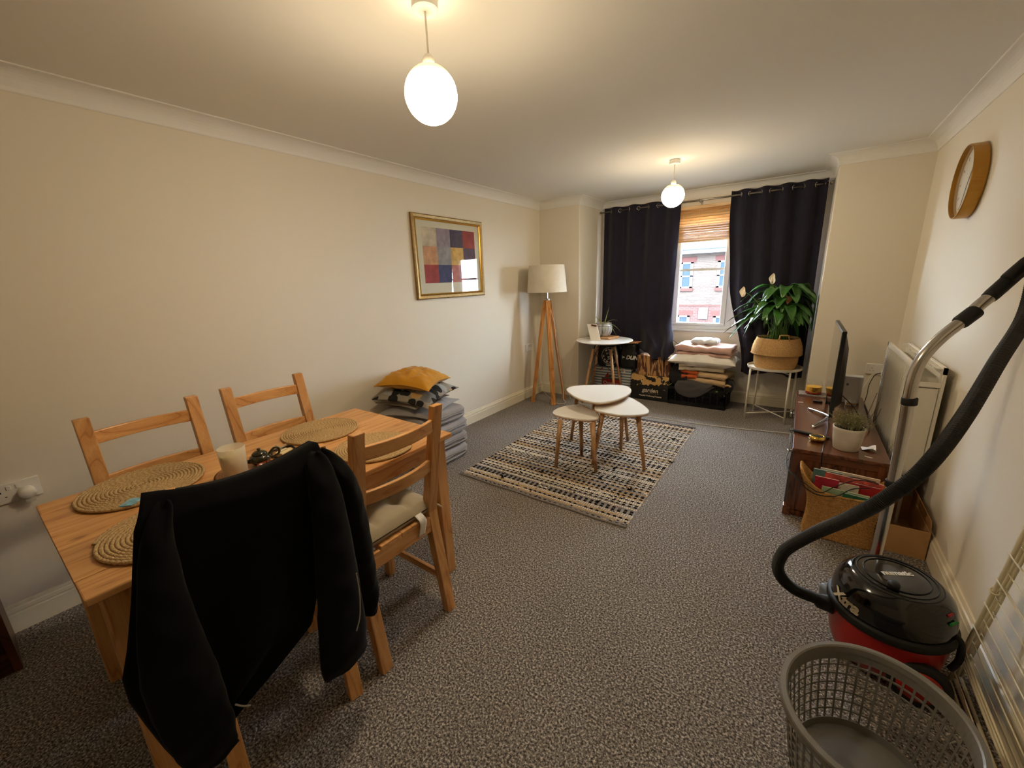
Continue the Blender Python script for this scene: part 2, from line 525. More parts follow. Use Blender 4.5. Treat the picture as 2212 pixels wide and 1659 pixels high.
MT['far_white'] = mat('far_white_frames', S(100, 106, 112), 0.5)
GY = 21.0
struct(MB().box(-30, YD + 0.6, -3.2, 30, GY + 12, -3.1).build('ground_outside', 'asphalt'))
struct(MB().box(-14, YD + 0.31, -3.1, XA - 0.3, YD + 0.6, 9.0).box(XB + 0.3, YD + 0.31, -3.1, 14, YD + 0.6, 9.0).box(XA - 0.3, YD + 0.31, ZC + 0.25, XB + 0.3, YD + 0.6, 9.0).box(XA - 0.3, YD + 0.31, -3.1, XB + 0.3, YD + 0.6, 0.3).build('wall_sky_blocker', 'buff_brick'))  # unseen outer facade, added tall to keep sky light off the building opposite
b = thing('brick_building', 'brick building with white windows seen through the window across the road', 'building', (-1.2, GY, -3.1))
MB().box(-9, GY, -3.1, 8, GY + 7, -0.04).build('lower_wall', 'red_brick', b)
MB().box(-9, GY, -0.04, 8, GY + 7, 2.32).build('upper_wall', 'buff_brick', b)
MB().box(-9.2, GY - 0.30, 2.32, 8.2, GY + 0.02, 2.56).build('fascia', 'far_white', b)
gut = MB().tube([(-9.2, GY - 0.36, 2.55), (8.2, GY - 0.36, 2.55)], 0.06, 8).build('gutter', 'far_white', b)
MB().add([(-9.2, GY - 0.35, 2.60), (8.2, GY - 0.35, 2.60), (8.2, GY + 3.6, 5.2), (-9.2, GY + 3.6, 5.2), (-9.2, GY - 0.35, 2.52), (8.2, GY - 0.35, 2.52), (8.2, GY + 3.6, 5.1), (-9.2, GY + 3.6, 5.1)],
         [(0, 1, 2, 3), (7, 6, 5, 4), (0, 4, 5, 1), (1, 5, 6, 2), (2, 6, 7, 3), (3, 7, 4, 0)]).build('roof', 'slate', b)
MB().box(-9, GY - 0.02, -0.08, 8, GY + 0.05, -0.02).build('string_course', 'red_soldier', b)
for x0, x1 in ((-5.0, -3.98), (-2.76, -1.73), (-0.69, 0.34), (1.6, 2.63), (3.9, 4.9)):
    for z0, z1 in ((0.76, 1.95), (-1.75, -0.54)):
        f = MB()
        f.box(x0, GY - 0.03, z0, x1, GY + 0.06, z0 + 0.07).box(x0, GY - 0.03, z1 - 0.07, x1, GY + 0.06, z1)
        f.box(x0, GY - 0.03, z0, x0 + 0.12, GY + 0.06, z1).box(x1 - 0.12, GY - 0.03, z0, x1, GY + 0.06, z1)
        xm = (x0 + x1) / 2
        f.box(xm - 0.05, GY - 0.03, z0, xm + 0.05, GY + 0.06, z1)
        f.box(x0, GY - 0.03, z0 + 0.52, x1, GY + 0.06, z0 + 0.58)
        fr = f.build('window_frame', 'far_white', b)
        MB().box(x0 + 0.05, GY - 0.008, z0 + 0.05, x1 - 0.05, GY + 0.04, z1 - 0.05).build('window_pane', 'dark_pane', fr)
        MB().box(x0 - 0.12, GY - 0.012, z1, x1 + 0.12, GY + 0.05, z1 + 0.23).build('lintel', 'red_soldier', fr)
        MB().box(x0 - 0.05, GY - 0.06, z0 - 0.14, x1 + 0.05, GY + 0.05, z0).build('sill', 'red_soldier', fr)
pl = MB().box(-1.35, GY - 0.04, -0.69, -0.945, GY + 0.03, -0.15).build('wall_plaque', 'plaque', b)

# ================================================================ PENDANT LAMPS
def lamp_glass(name, col, strength):
    """opal glass lit from inside: brightest round the bulb, weaker at the crown"""
    m, nt, N, Lk, B = newmat(name)
    tc = N.new('ShaderNodeTexCoord')
    sp = N.new('ShaderNodeSeparateXYZ'); Lk.new(tc.outputs['Object'], sp.inputs[0])
    mr = N.new('ShaderNodeMapRange'); mr.inputs[1].default_value = 0.066; mr.inputs[2].default_value = -0.02
    mr.inputs[3].default_value = 0.0; mr.inputs[4].default_value = 1.0
    Lk.new(sp.outputs['Z'], mr.inputs[0])
    pw = N.new('ShaderNodeMath'); pw.operation = 'POWER'; pw.inputs[1].default_value = 2.6
    Lk.new(mr.outputs[0], pw.inputs[0])
    ml = N.new('ShaderNodeMath'); ml.operation = 'MULTIPLY_ADD'; ml.inputs[1].default_value = strength; ml.inputs[2].default_value = 0.95
    Lk.new(pw.outputs[0], ml.inputs[0])
    Lk.new(ml.outputs[0], B.inputs['Emission Strength'])
    Lk.new(ramp(N, Lk, pw.outputs[0], [(0.0, (1.0, 0.66, 0.22)), (0.05, col)]), B.inputs['Emission Color'])
    B.inputs['Base Color'].default_value = (0.75, 0.7, 0.6, 1)
    B.inputs['Roughness'].default_value = 0.15
    return m
def pendant(label, x, y, ztop, zbot, strength, r=0.085):
    zc = ztop - r + 0.006
    t = thing('pendant_lamp', label, 'lamp', (x, y, ZC), 0, 'pendant lamps hanging from the ceiling')
    MB().lathe([(0.001, ZC), (0.037, ZC), (0.041, ZC - 0.012), (0.041, ZC - 0.030), (0.036, ZC - 0.034), (0.001, ZC - 0.034)], 32, (x, y, 0)).build('ceiling_rose', 'white_plastic', t, smooth=False)
    MB().tube([(x, y, ZC - 0.03), (x, y, ztop + 0.03)], 0.0032, 8).build('flex', 'cable_white', t)
    MB().lathe([(0.006, ztop + 0.034), (0.012, ztop + 0.032), (0.019, ztop + 0.022), (0.020, ztop + 0.004), (0.022, ztop - 0.004)], 24, (x, y, 0)).build('lampholder', 'white_plastic', t, smooth=True)
    m = lamp_glass('lit_opal_glass', (1.0, 0.80, 0.53), strength)
    prof = []
    a0, a1 = math.acos(min(1, (ztop - zc) / r)) + 0.16, math.acos((zbot - zc) / r)
    for k in range(15):
        a = a0 + (a1 - a0) * k / 14
        prof.append((r * sin(a), r * cos(a)))
    g = MB().lathe(prof, 24, (0, 0, 0), cap0=False, cap1=False)
    o = g.build('globe_shade', m, t, smooth=True, world=False)
    o.location = (0, 0, zc - ZC)
    inn = [(rr * 0.95, z + (0.002 if z < 0 else -0.003)) for rr, z in prof]
    o2 = MB().lathe(inn[::-1], 24, (0, 0, 0), cap0=False, cap1=False).build('globe_lining', 'white_plastic', t, smooth=True, world=False)
    o2.location = (0, 0, zc - ZC)
    # the bulb fills the open mouth of the globe
    bm = mat('lit_bulb', (1, 1, 1), 0.3)
    B = bm.node_tree.nodes['Principled BSDF']
    B.inputs['Emission Color'].default_value = (1.0, 0.80, 0.53, 1); B.inputs['Emission Strength'].default_value = strength
    zb = zbot - zc
    o = MB().lathe([(0.012, 0.03), (0.020, 0.01), (0.036, zb + 0.03), (0.042, zb + 0.018), (0.030, zb + 0.008), (0.001, zb + 0.003)], 16).build('bulb', bm, t, smooth=True, world=False)
    o.location = (0, 0, zc - ZC)
    return t
pendant('lit globe pendant lamp hanging over the dining table', 1.547, 1.092, 2.074, 1.914, LAMP_NEAR)
pendant('lit globe pendant lamp hanging in front of the curtained window', 1.692, 3.542, 2.080, 1.918, LAMP_FAR)

# ================================================================ CURTAINS, RAIL, BLIND
RY, RZ = 4.80, 2.135
t = thing('curtain_rail', 'thin metal curtain rail with ball ends across the window bay', 'curtain rail', (1.63, RY, RZ))
MB().tube([(0.565, RY, RZ), (2.705, RY, RZ)], 0.0085, 12).build('rod', 'nickel', t, smooth=True)
for x in (0.553, 2.717):
    MB().lathe([(0.001, -0.014), (0.009, -0.012), (0.014, -0.004), (0.015, 0.003), (0.010, 0.012), (0.001, 0.015)], 16, (x, RY, RZ)).build('finial', 'nickel', t, smooth=True)
for x in (0.60, 1.635, 2.67):
    bk = MB().box(x - 0.011, YD - 0.006, RZ - 0.03, x + 0.011, YD, RZ + 0.03)
    bk.tube([(x, YD - 0.004, RZ - 0.012), (x, RY + 0.01, RZ - 0.012), (x, RY, RZ - 0.010)], 0.005, 8)
    bk.tube([(x, RY + 0.012 * cos(a), RZ + 0.012 * sin(a)) for a in [k * 2 * pi / 12 for k in range(12)]], 0.003, 6, loop=True)
    bk.build('bracket', 'nickel', t)

def smooth01(a, b, v):
    q = max(0.0, min(1.0, (v - a) / (b - a)))
    return q * q * (3 - 2 * q)

def curtain_left(u, v):
    zt = RZ + 0.042
    hem = 0.55 - 0.075 * smooth01(0.60, 0.76, u) * (1 - smooth01(0.80, 1.0, u)) + 0.025 * smooth01(0.85, 1.0, u)
    z = zt + (hem - zt) * v
    x = 0.59 + (1.452 - 0.59) * u
    x -= 0.030 * v * u ** 3
    wv = sin(2 * pi * u * 4.0 + 0.6) * (0.036 * (1 - 0.55 * smooth01(0.05, 0.8, v)))
    wv += 0.012 * sin(2 * pi * u * 2.3 + 2.4 * v + 1) * v
    y = RY + wv
    f = smooth01(0.58, 0.72, u) * smooth01(0.76, 0.97, v)
    y -= 0.29 * f
    x += 0.125 * f
    rum = smooth01(0.80, 0.96, v) * smooth01(0.58, 0.70, u)      # rumpled foot of the cloth over the box
    y += 0.016 * rum * sin(x * 48 + 5 * v)
    x += 0.010 * rum * sin(v * 50 + u * 9) + 0.030 * rum * (1 - smooth01(0.7, 1.0, u))
    z += 0.014 * rum * sin(x * 36 + 1.3) + 0.010 * nz(x * 9, v * 8, 3)
    y -= 0.02 * smooth01(0.7, 0.95, v) * nz(u * 7, v * 5, 1.5)
    return (x, y, z)

def curtain_right(u, v):
    zt = RZ + 0.046
    hem = 0.375 - 0.02 * sin(u * 9)
    z = zt + (hem - zt) * v
    xl = 1.925 + 0.05 * smooth01(0.1, 0.5, v) + 0.19 * smooth01(0.45, 0.98, v)
    xr = 2.690 + 0.022 * v
    x = xl + (xr - xl) * u
    y = RY + sin(2 * pi * u * 4.5 + 0.2) * (0.040 * (1 - 0.35 * v)) + 0.008 * sin(6 * u + 5 * v)
    x += 0.010 * v * sin(2 * pi * u * 4.5 + 1.7)
    x = min(x, 2.722)
    return (x, y, z)

for fn, lab in ((curtain_left, 'dark navy eyelet curtain rumpled over the cardboard box'), (curtain_right, 'dark navy eyelet curtain behind the peace lily')):
    rot0 = fn(0.5, 0.0)
    t = thing('curtain', lab, 'curtain', (rot0[0], RY, 0.4), 0, 'pair of navy curtains at the window')
    MB().grid(fn, 130, 70).build('cloth', 'curtain', t, smooth=True, solid=0.0025)
    # eyelets where the cloth crosses the rail
    prev = None
    for k in range(401):
        p = Vector(fn(k / 400, 0.042 / 1.65))
        if prev is not None and (prev.y - RY) * (p.y - RY) <= 0:
            d = (p - prev).normalized(); nrm = Vector((-d.y, d.x, 0)).normalized(); up = Vector((0, 0, 1))
            side = up.cross(nrm)
            c = Vector((p.x, RY, RZ))
            MB().tube([c + side * 0.019 * cos(a) + up * 0.019 * sin(a) for a in [q * 2 * pi / 20 for q in range(20)]], 0.0042, 8, loop=True).build('eyelet', 'chrome', t, smooth=True)
        prev = p

for a in 'x':
    MT['bamboo'] = wood('bamboo_slat', S(240, 204, 152), S(226, 182, 124), S(192, 142, 88), 'x', rough=0.3, coat=0.4)
t = thing('venetian_blind', 'wooden slatted blind half raised between the curtains', 'blind', (1.68, 4.875, 2.08))
BY = 4.872
MB().box(0.84, BY - 0.025, 2.062, 2.52, BY + 0.03, 2.095).build('headrail', 'bamboo', t, bev=0.003)
first = None
zs = [2.045, 2.018, 1.991, 1.964, 1.937, 1.912] + [1.898 - 0.0115 * k for k in range(13)]
random.seed(4)
for i, z in enumerate(zs):
    if first is None:
        first = MB().beam((-0.83, 0, 0), (0.83, 0, 0), 0.048, 0.0028).build('slat', 'bamboo', t, world=False)
        o = first
    else:
        o = first.copy(); COL.objects.link(o); o.parent = t
    o.location = (0, BY - 4.875 + random.uniform(-0.002, 0.002), z - 2.08)
    o.rotation_euler = (radians(38 if i < 6 else random.uniform(26, 34)), random.uniform(-0.002, 0.002), 0)
MB().box(0.85, BY - 0.024, 1.732, 2.51, BY + 0.024, 1.748).build('bottom_rail', 'bamboo', t, bev=0.003)
for x in (1.10, 1.635, 2.17):
    for yy in (-0.027, 0.027):
        MB().tube([(x, BY + yy, 2.065), (x, BY + yy, 1.735)], 0.0016, 5).build('ladder_cord', 'cream_cloth', t)

# ================================================================ DINING TABLE
TX0, TX1, TY0, TY1, TZ = 0.619, 1.369, 0.046, 1.246, 0.73
t = thing('dining_table', 'pine dining table with tapered legs set for four beside the wall', 'table', ((TX0 + TX1) / 2, (TY0 + TY1) / 2, 0))
nb = 7
for k in range(nb):
    a = TX0 + (TX1 - TX0) * k / nb; b = TX0 + (TX1 - TX0) * (k + 1) / nb
    MB().box(a + 0.0003, TY0, TZ - 0.022, b - 0.0003, TY1, TZ).build('plank', 'pine_y', t, bev=0.0012 if 0 < k < nb - 1 else 0.004)
for x in (TX0 + 0.055, TX1 - 0.055):
    MB().box(x - 0.010, TY0 + 0.09, TZ - 0.105, x + 0.010, TY1 - 0.09, TZ - 0.022).build('apron', 'pine_y', t, bev=0.002)
for y in (TY0 + 0.055, TY1 - 0.055):
    MB().box(TX0 + 0.09, y - 0.010, TZ - 0.105, TX1 - 0.09, y + 0.010, TZ - 0.022).build('apron', 'pine_x', t, bev=0.002)
for sx in (0, 1):
    for sy in (0, 1):
        x = TX0 + 0.058 if sx == 0 else TX1 - 0.058
        y = TY0 + 0.058 if sy == 0 else TY1 - 0.058
        ox = -0.012 if sx == 0 else 0.012; oy = -0.012 if sy == 0 else 0.012
        MB().beam((x + ox, y + oy, 0), (x, y, TZ - 0.022), 0.050, 0.050, up=(0, 1, 0), w2=0.066, h2=0.066).build('leg', 'pine_z', t, bev=0.004)

# ================================================================ CHAIRS
def make_chair(label):
    t = thing('dining_chair', label, 'chair', (0, 0, 0), 0, 'pine chairs round the dining table')
    K = dict(parent=t, world=False)
    for s in (-1, 1):
        y = s * 0.172
        leg = MB()
        # back post: foot, knee at the seat, top leaning back
        secs = [(-0.212, 0.0, 0.034), (-0.150, 0.40, 0.042), (-0.140, 0.47, 0.044), (-0.150, 0.52, 0.042), (-0.232, 0.95, 0.030)]
        rs = []
        for x, z, d in secs:
            rs.append([(x - d / 2, y - 0.0225, z), (x + d / 2, y - 0.0225, z), (x + d / 2, y + 0.0225, z), (x - d / 2, y + 0.0225, z)])
        leg.rings(rs)
        leg.build('back_leg', 'pine_z', bev=0.003, **K)
        MB().beam((0.195, y, 0), (0.180, y, 0.45), 0.036, 0.036, up=(0, 1, 0), w2=0.042, h2=0.042).build('front_leg', 'pine_z', bev=0.003, **K)
        MB().box(-0.14, y - 0.010, 0.375, 0.18, y + 0.010, 0.445).build('seat_rail', 'pine_x', bev=0.002, **K)
        MB().beam((-0.185, y, 0.16), (0.188, y, 0.16), 0.016, 0.032).build('stretcher', 'pine_x', bev=0.002, **K)
    MB().beam((0.19, -0.155, 0.22), (0.19, 0.155, 0.22), 0.016, 0.034).build('stretcher', 'pine_y', bev=0.002, **K)
    MB().box(0.172, -0.155, 0.375, 0.192, 0.155, 0.445).build('seat_rail', 'pine_y', bev=0.002, **K)
    MB().box(-0.165, -0.152, 0.385, -0.145, 0.152, 0.452).build('seat_rail', 'pine_y', bev=0.002, **K)
    for k in range(4):
        a = -0.195 + 0.39 * k / 4; b_ = -0.195 + 0.39 * (k + 1) / 4
        if k in (0, 3):
            MB().box(-0.115, a + 0.0004, 0.445, 0.215, b_ - 0.0004, 0.466).build('seat_board', 'pine_x', bev=0.003, **K)
        else:
            MB().box(-0.168, a + 0.0004, 0.445, 0.215, b_ - 0.0004, 0.466).build('seat_board', 'pine_x', bev=0.003, **K)
    for zc, xo in ((0.869, -0.217), (0.695, -0.184)):
        rs = []
        for k in range(11):
            q = -1 + 2 * k / 10
            yy = q * 0.153; bow = -0.026 * (1 - q * q)
            rs.append([(xo + bow - 0.009, yy, zc - 0.025), (xo + bow + 0.009, yy, zc - 0.025), (xo + bow + 0.004, yy, zc + 0.025), (xo + bow - 0.013, yy, zc + 0.025)])
        MB().rings(rs).build('back_rail', 'pine_y', bev=0.003, **K)
    return t
c1 = make_chair('pine chair with a beige tufted seat pad, nearest the rug')
c2 = copy_tree(c1); c2['label'] = 'pine chair with a black jacket hung over its back'
c3 = copy_tree(c1); c3['label'] = 'pine chair against the wall near the double socket'
c4 = copy_tree(c1); c4['label'] = 'pine chair against the wall next to the stacked cushions'
for c, x, y, rz in ((c1, 1.288, 0.848, pi), (c2, 1.253, 0.418, pi - 0.16), (c3, 0.678, 0.395, 0.0), (c4, 0.655, 0.882, 0.0)):
    c.location = (x, y, 0); c.rotation_euler = (0, 0, rz)
    WM[c.name] = Matrix.Translation((x, y, 0)) @ Matrix.Rotation(rz, 4, 'Z')

# seat pad on the nearest chair
def pad(u, v):
    x = -1 + 2 * u; y = -1 + 2 * v
    e = (max(0.0, 1 - abs(x) ** 5) * max(0.0, 1 - abs(y) ** 5)) ** 0.4
    h = 0.048 * e + 0.004
    for tx in (-0.4, 0.4):
        for ty in (-0.4, 0.4):
            d2 = (x - tx) ** 2 + (y - ty) ** 2
            h -= 0.032 * e * math.exp(-d2 / 0.03)
            if abs(x - tx) < 0.5: h -= 0.010 * e * math.exp(-((y - ty) / 0.07) ** 2)
    return x, y, h
def pad_mesh(cx, cy, z0, w, d):
    m = MB()
    m.grid(lambda u, v: (cx + pad(u, v)[0] * w, cy + pad(u, v)[1] * d, z0 + 0.022 + pad(u, v)[2]), 34, 34)
    m.grid(lambda u, v: (cx + pad(1 - u, v)[0] * w, cy + pad(1 - u, v)[1] * d, z0 + 0.0015 + max(0.0, 0.024 - 0.9 * pad(1 - u, v)[2])), 34, 34)
    return m
t = thing('seat_pad', 'beige tufted seat pad with white care label on the near pine chair', 'cushion', (1.26, 0.848, 0.467))
MB.build(pad_mesh(1.258, 0.848, 0.467, 0.186, 0.188), 'padding', 'beige_cloth', t, smooth=True)
lb = MB().grid(lambda u, v: (1.436 + 0.030 * smooth01(0, 0.3, v) + 0.005 * sin(4 * v), 0.926 + 0.034 * u + 0.003 * sin(5 * v), 0.500 - 0.098 * v), 5, 10)
lb.build('care_label', 'paper', t, smooth=True, solid=0.0006)
MB().tube(catmull([(1.42, 1.025, 0.485), (1.45, 1.043, 0.49), (1.47, 1.052, 0.478)], 4), 0.004, 6).build('tie', 'beige_cloth', t, smooth=True)
MB().tube(catmull([(1.42, 0.93, 0.487), (1.432, 0.945, 0.486), (1.445, 0.953, 0.484)], 4), 0.003, 6).build('tie', 'cream_cloth', t, smooth=True)

# ================================================================ JACKET over the chair back
t = thing('jacket', 'black zip jacket hung over the back of a pine chair', 'jacket', (1.49, 0.38, 0.95))
def line(pts, v):
    n = len(pts) - 1
    f = max(0.0, min(0.9999, v)) * n
    i = int(f); q = f - i; q = q * q * (3 - 2 * q) * 0.35 + q * 0.65
    return tuple(a + (b_ - a) * q for a, b_ in zip(pts[i], pts[i + 1]))
# edge curves of the back sheet from the rail down to the hem (y, z)
LEFT = [(0.174, 0.966), (0.140, 0.90), (0.112, 0.78), (0.076, 0.64), (0.056, 0.58), (0.055, 0.52), (0.066, 0.45), (0.082, 0.36), (0.098, 0.29)]
RIGHT = [(0.550, 0.962), (0.552, 0.90), (0.546, 0.82), (0.525, 0.73), (0.505, 0.65), (0.470, 0.57), (0.425, 0.46), (0.330, 0.40), (0.165, 0.30)]
def back_x(y):
    return 1.466 + 0.145 * (y - 0.19)
def jacket_sheet(u, v):
    if v < 0.22:                        # table side of the chair back, hidden part of the drape
        q = v / 0.22
        y = 0.185 + 0.36 * u; z = 0.74 + (0.952 + 0.010 * u - 0.74 - 0.030 * sin(pi * u)) * q
        x = back_x(y) - 0.050 + 0.018 * q * q
        top = 0.0
    else:
        q = (v - 0.22) / 0.78
        l, r = line(LEFT, q), line(RIGHT, q)
        y = l[0] + (r[0] - l[0]) * u; z = l[1] + (r[1] - l[1]) * u
        sag = 0.030 * sin(pi * u) * (1 - smooth01(0, 0.25, q))
        z -= sag
        x = back_x(y) + 0.028 * smooth01(-0.03, 0.10, q) + 0.035 * q
        # folds fanning from the two shoulders
        x += 0.016 * smooth01(0.05, 0.5, q) * sin(11 * u + 3.2 * q * (u - 0.3) + 0.8)
        x += 0.026 * smooth01(0.15, 0.9, q) * math.exp(-((u - 0.16 - 0.22 * q) / 0.13) ** 2)
        x -= 0.020 * smooth01(0.2, 0.8, q) * math.exp(-((u - 0.45) / 0.14) ** 2)
        x += 0.010 * nz(y * 9, z * 6, 2.0)
    z += 0.006 * (1 - abs(v - 0.22) / 0.05) if abs(v - 0.22) < 0.05 else 0
    return (x, y, z)
MB().grid(jacket_sheet, 60, 80).build('body', 'black_fleece', t, smooth=True, solid=0.006)
def flat_tube(name, pts, n=20, parent=t, material='black_fleece', lump=0.006):
    """pts: (x, y, z, half width, half thickness); a hanging flattened sleeve"""
    C4 = []
    for p in catmull([p[:3] for p in pts], 7): C4.append(p)
    W4 = catmull([(p[3], p[4], 0) for p in pts], 7)
    rs = []
    m = len(C4)
    for i, (c, w_) in enumerate(zip(C4, W4)):
        end = 1.0
        if i < 3: end = (0.45, 0.75, 0.92)[i]
        if i > m - 4: end = (0.90, 0.97, 1.0)[m - 1 - i] if False else (1.0, 0.98, 0.95)[m - 1 - i]
        ring = []
        for k in range(n):
            a = 2 * pi * k / n
            yy = cos(a) * w_.x * end; xx = sin(a) * w_.y * end
            f = 1 + 0.20 * nz(c.z * 14, a * 1.2, c.y * 6) + 0.08 * sin(c.z * 75 + a * 2)
            ring.append((c.x + xx * f + lump * nz(c.z * 20, a, 1), c.y + yy * (1 + 0.06 * nz(c.z * 18, a * 2, 4)), c.z + 0.006 * sin(a * 3)))
        rs.append(ring)
    return MB().rings(rs).build(name, material, parent, smooth=True, fixn=True)
flat_tube('front_panel', [(1.535, 0.525, 0.945, 0.026, 0.012), (1.565, 0.525, 0.86, 0.042, 0.020), (1.588, 0.515, 0.72, 0.054, 0.024), (1.600, 0.503, 0.56, 0.064, 0.024), (1.604, 0.492, 0.40, 0.076, 0.024), (1.602, 0.488, 0.30, 0.076, 0.022), (1.598, 0.487, 0.262, 0.066, 0.016)])
flat_tube('sleeve', [(1.525, 0.548, 0.945, 0.018, 0.020), (1.535, 0.583, 0.875, 0.033, 0.034), (1.545, 0.602, 0.80, 0.036, 0.038), (1.552, 0.608, 0.67, 0.040, 0.044), (1.558, 0.612, 0.53, 0.038, 0.040), (1.562, 0.612, 0.42, 0.034, 0.036), (1.562, 0.607, 0.355, 0.031, 0.030)])
flat_tube('sleeve', [(1.485, 0.200, 0.940, 0.020, 0.012), (1.510, 0.170, 0.87, 0.030, 0.020), (1.535, 0.150, 0.77, 0.042, 0.024), (1.555, 0.138, 0.65, 0.056, 0.024), (1.565, 0.136, 0.53, 0.066, 0.024), (1.568, 0.142, 0.42, 0.064, 0.022), (1.562, 0.150, 0.33, 0.058, 0.020), (1.558, 0.155, 0.27, 0.050, 0.016)])
MT['zip'] = mat('silver_zip', S(170, 166, 158), 0.4, metal=0.5)
MB().tube(catmull([(1.632, 0.545, 0.575), (1.638, 0.542, 0.51), (1.640, 0.532, 0.44), (1.638, 0.515, 0.395)], 5), 0.0022, 6).build('pocket_zip', 'zip', t)
MB().tube(catmull([(1.612, 0.205, 0.430), (1.614, 0.218, 0.412), (1.613, 0.232, 0.398)], 5), 0.002, 6).build('pocket_zip', 'zip', t)
MB().tube(catmull([(1.598, 0.558, 0.44), (1.603, 0.562, 0.37), (1.600, 0.552, 0.31)], 5), 0.0014, 6).build('piping', 'zip', t)

# ================================================================ PLACEMATS AND TABLE THINGS
MT['jute'] = speckle('braided_jute', [(0.3, S(146, 114, 74)), (0.5, S(198, 166, 120)), (0.7, S(230, 206, 162))], 340, bump=0.8, bdist=0.002)
def jute_mat_mesh():
    m = MB(); path = []; rad = []
    pitch = 0.0105; R = 0.172; turns = R / pitch
    s = 0.0; th = 1.2
    while True:
        r = pitch * th / (2 * pi)
        if r > R: break
        wob = sin(s * 2 * pi / 0.016)
        path.append(Vector((r * cos(th), r * sin(th), 0.0055 + 0.0013 * wob)))
        rad.append(0.0054 * (1 + 0.16 * sin(s * 2 * pi / 0.008)))
        ds = 0.004; th += ds / max(r, 0.004); s += ds
    return m.tube(path, rad, 6)
jm = jute_mat_mesh()
m0 = jm.build('placemat', 'jute', None, smooth=True)
mats_ = [(m0, 0.772, 0.288, 0.4, 1.03, 'round braided jute placemat holding a small blue sachet')]
for x, y, rz, sc, lab in ((1.185, 0.262, 1.9, 1.0, 'round braided jute placemat partly covered by the jacket'), (0.813, 0.935, 3.0, 0.98, 'round braided jute placemat in front of the chair by the cushions'), (1.205, 0.948, 4.4, 0.93, 'round braided jute placemat seen through the near chair back')):
    o = m0.copy(); COL.objects.link(o)
    mats_.append((o, x, y, rz, sc, lab))
for o, x, y, rz, sc, lab in mats_:
    o.location = (x, y, TZ + 0.0022); o.rotation_euler = (0, 0, rz); o.scale = (sc, sc, 1)
    tag(o, lab, 'placemat', 'jute placemats on the dining table')

MT['sachet'] = mat('blue_white_sachet', S(120, 180, 205), 0.35, vary=0.5, vscale=60)
o = tag(MB().box(-0.026, -0.019, 0, 0.026, 0.019, 0.003).build('sachet', 'sachet', None, bev=0.001), 'small blue sachet lying on a jute placemat', 'sachet')
o.location = (0.912, 0.228, TZ + 0.0125); o.rotation_euler = (0, 0, 2.3)

MT['bark'] = mat('rough_bark', S(104, 66, 38), 0.9, vary=0.35, vscale=60, bump=0.9, bscale=90, bdist=0.008)
m, nt, N, Lk, B = newmat('log_slice_top')
wv = N.new('ShaderNodeTexWave'); wv.wave_type = 'RINGS'; wv.rings_direction = 'Z'; wv.inputs['Scale'].default_value = 40; wv.inputs['Distortion'].default_value = 3.0; wv.inputs['Detail'].default_value = 2
Lk.new(coords(N, Lk), wv.inputs['Vector'])
Lk.new(ramp(N, Lk, wv.outputs['Fac'], [(0.0, S(176, 118, 66)), (1.0, S(206, 148, 90))]), B.inputs['Base Color'])
B.inputs['Roughness'].default_value = 0.5
MT['slice'] = m
t = thing('log_slice', 'round log slice serving board with bark edge on the dining table', 'board', (1.035, 0.585, TZ))
def wob_ring(r, z, seed, n=48):
    return [(1.035 + r * (1 + 0.05 * nz(cos(2 * pi * k / n) * 1.5, sin(2 * pi * k / n) * 1.5, seed)) * cos(2 * pi * k / n),
             0.585 + 1.08 * r * (1 + 0.05 * nz(cos(2 * pi * k / n) * 1.5, sin(2 * pi * k / n) * 1.5, seed)) * sin(2 * pi * k / n), z) for k in range(n)]
MB().rings([wob_ring(0.143, TZ + 0.0005, 2), wob_ring(0.149, TZ + 0.010, 2), wob_ring(0.146, TZ + 0.024, 2)]).build('bark_edge', 'bark', t, smooth=False)
MB().rings([wob_ring(0.141, TZ + 0.022, 2), wob_ring(0.141, TZ + 0.0255, 2)]).build('wood_face', 'slice', t)
ZS = TZ + 0.0257
t = thing('jar_candle', 'frosted glass jar candle with cream wax on the log slice', 'candle', (1.02, 0.495, ZS))
m, nt, N, Lk, B = newmat('frosted_glass')
B.inputs['Base Color'].default_value = (*S(238, 232, 216), 1); B.inputs['Roughness'].default_value = 0.5
tr_ = N.new('ShaderNodeBsdfTransparent'); mx_ = N.new('ShaderNodeMixShader'); mx_.inputs[0].default_value = 0.45
Lk.new(tr_.outputs[0], mx_.inputs[1]); Lk.new(B.outputs[0], mx_.inputs[2]); Lk.new(mx_.outputs[0], N['Material Output'].inputs['Surface'])
MT['frost'] = m
MT['wax'] = mat('cream_wax', S(242, 226, 176), 0.5, subs=0.4)
MB().lathe([(0.001, 0), (0.036, 0), (0.038, 0.004), (0.043, 0.104), (0.0415, 0.105), (0.0365, 0.012), (0.001, 0.011)], 36, (1.02, 0.495, ZS)).build('glass', 'frost', t, smooth=True)
MB().lathe([(0.001, 0.0115), (0.0355, 0.0125), (0.0392, 0.078), (0.037, 0.080), (0.012, 0.077), (0.001, 0.077)], 32, (1.02, 0.495, ZS)).build('wax', 'wax', t, smooth=True)
MB().tube([(1.02, 0.495, ZS + 0.076), (1.0205, 0.496, ZS + 0.085)], 0.0012, 6).build('wick', 'black_plastic', t)

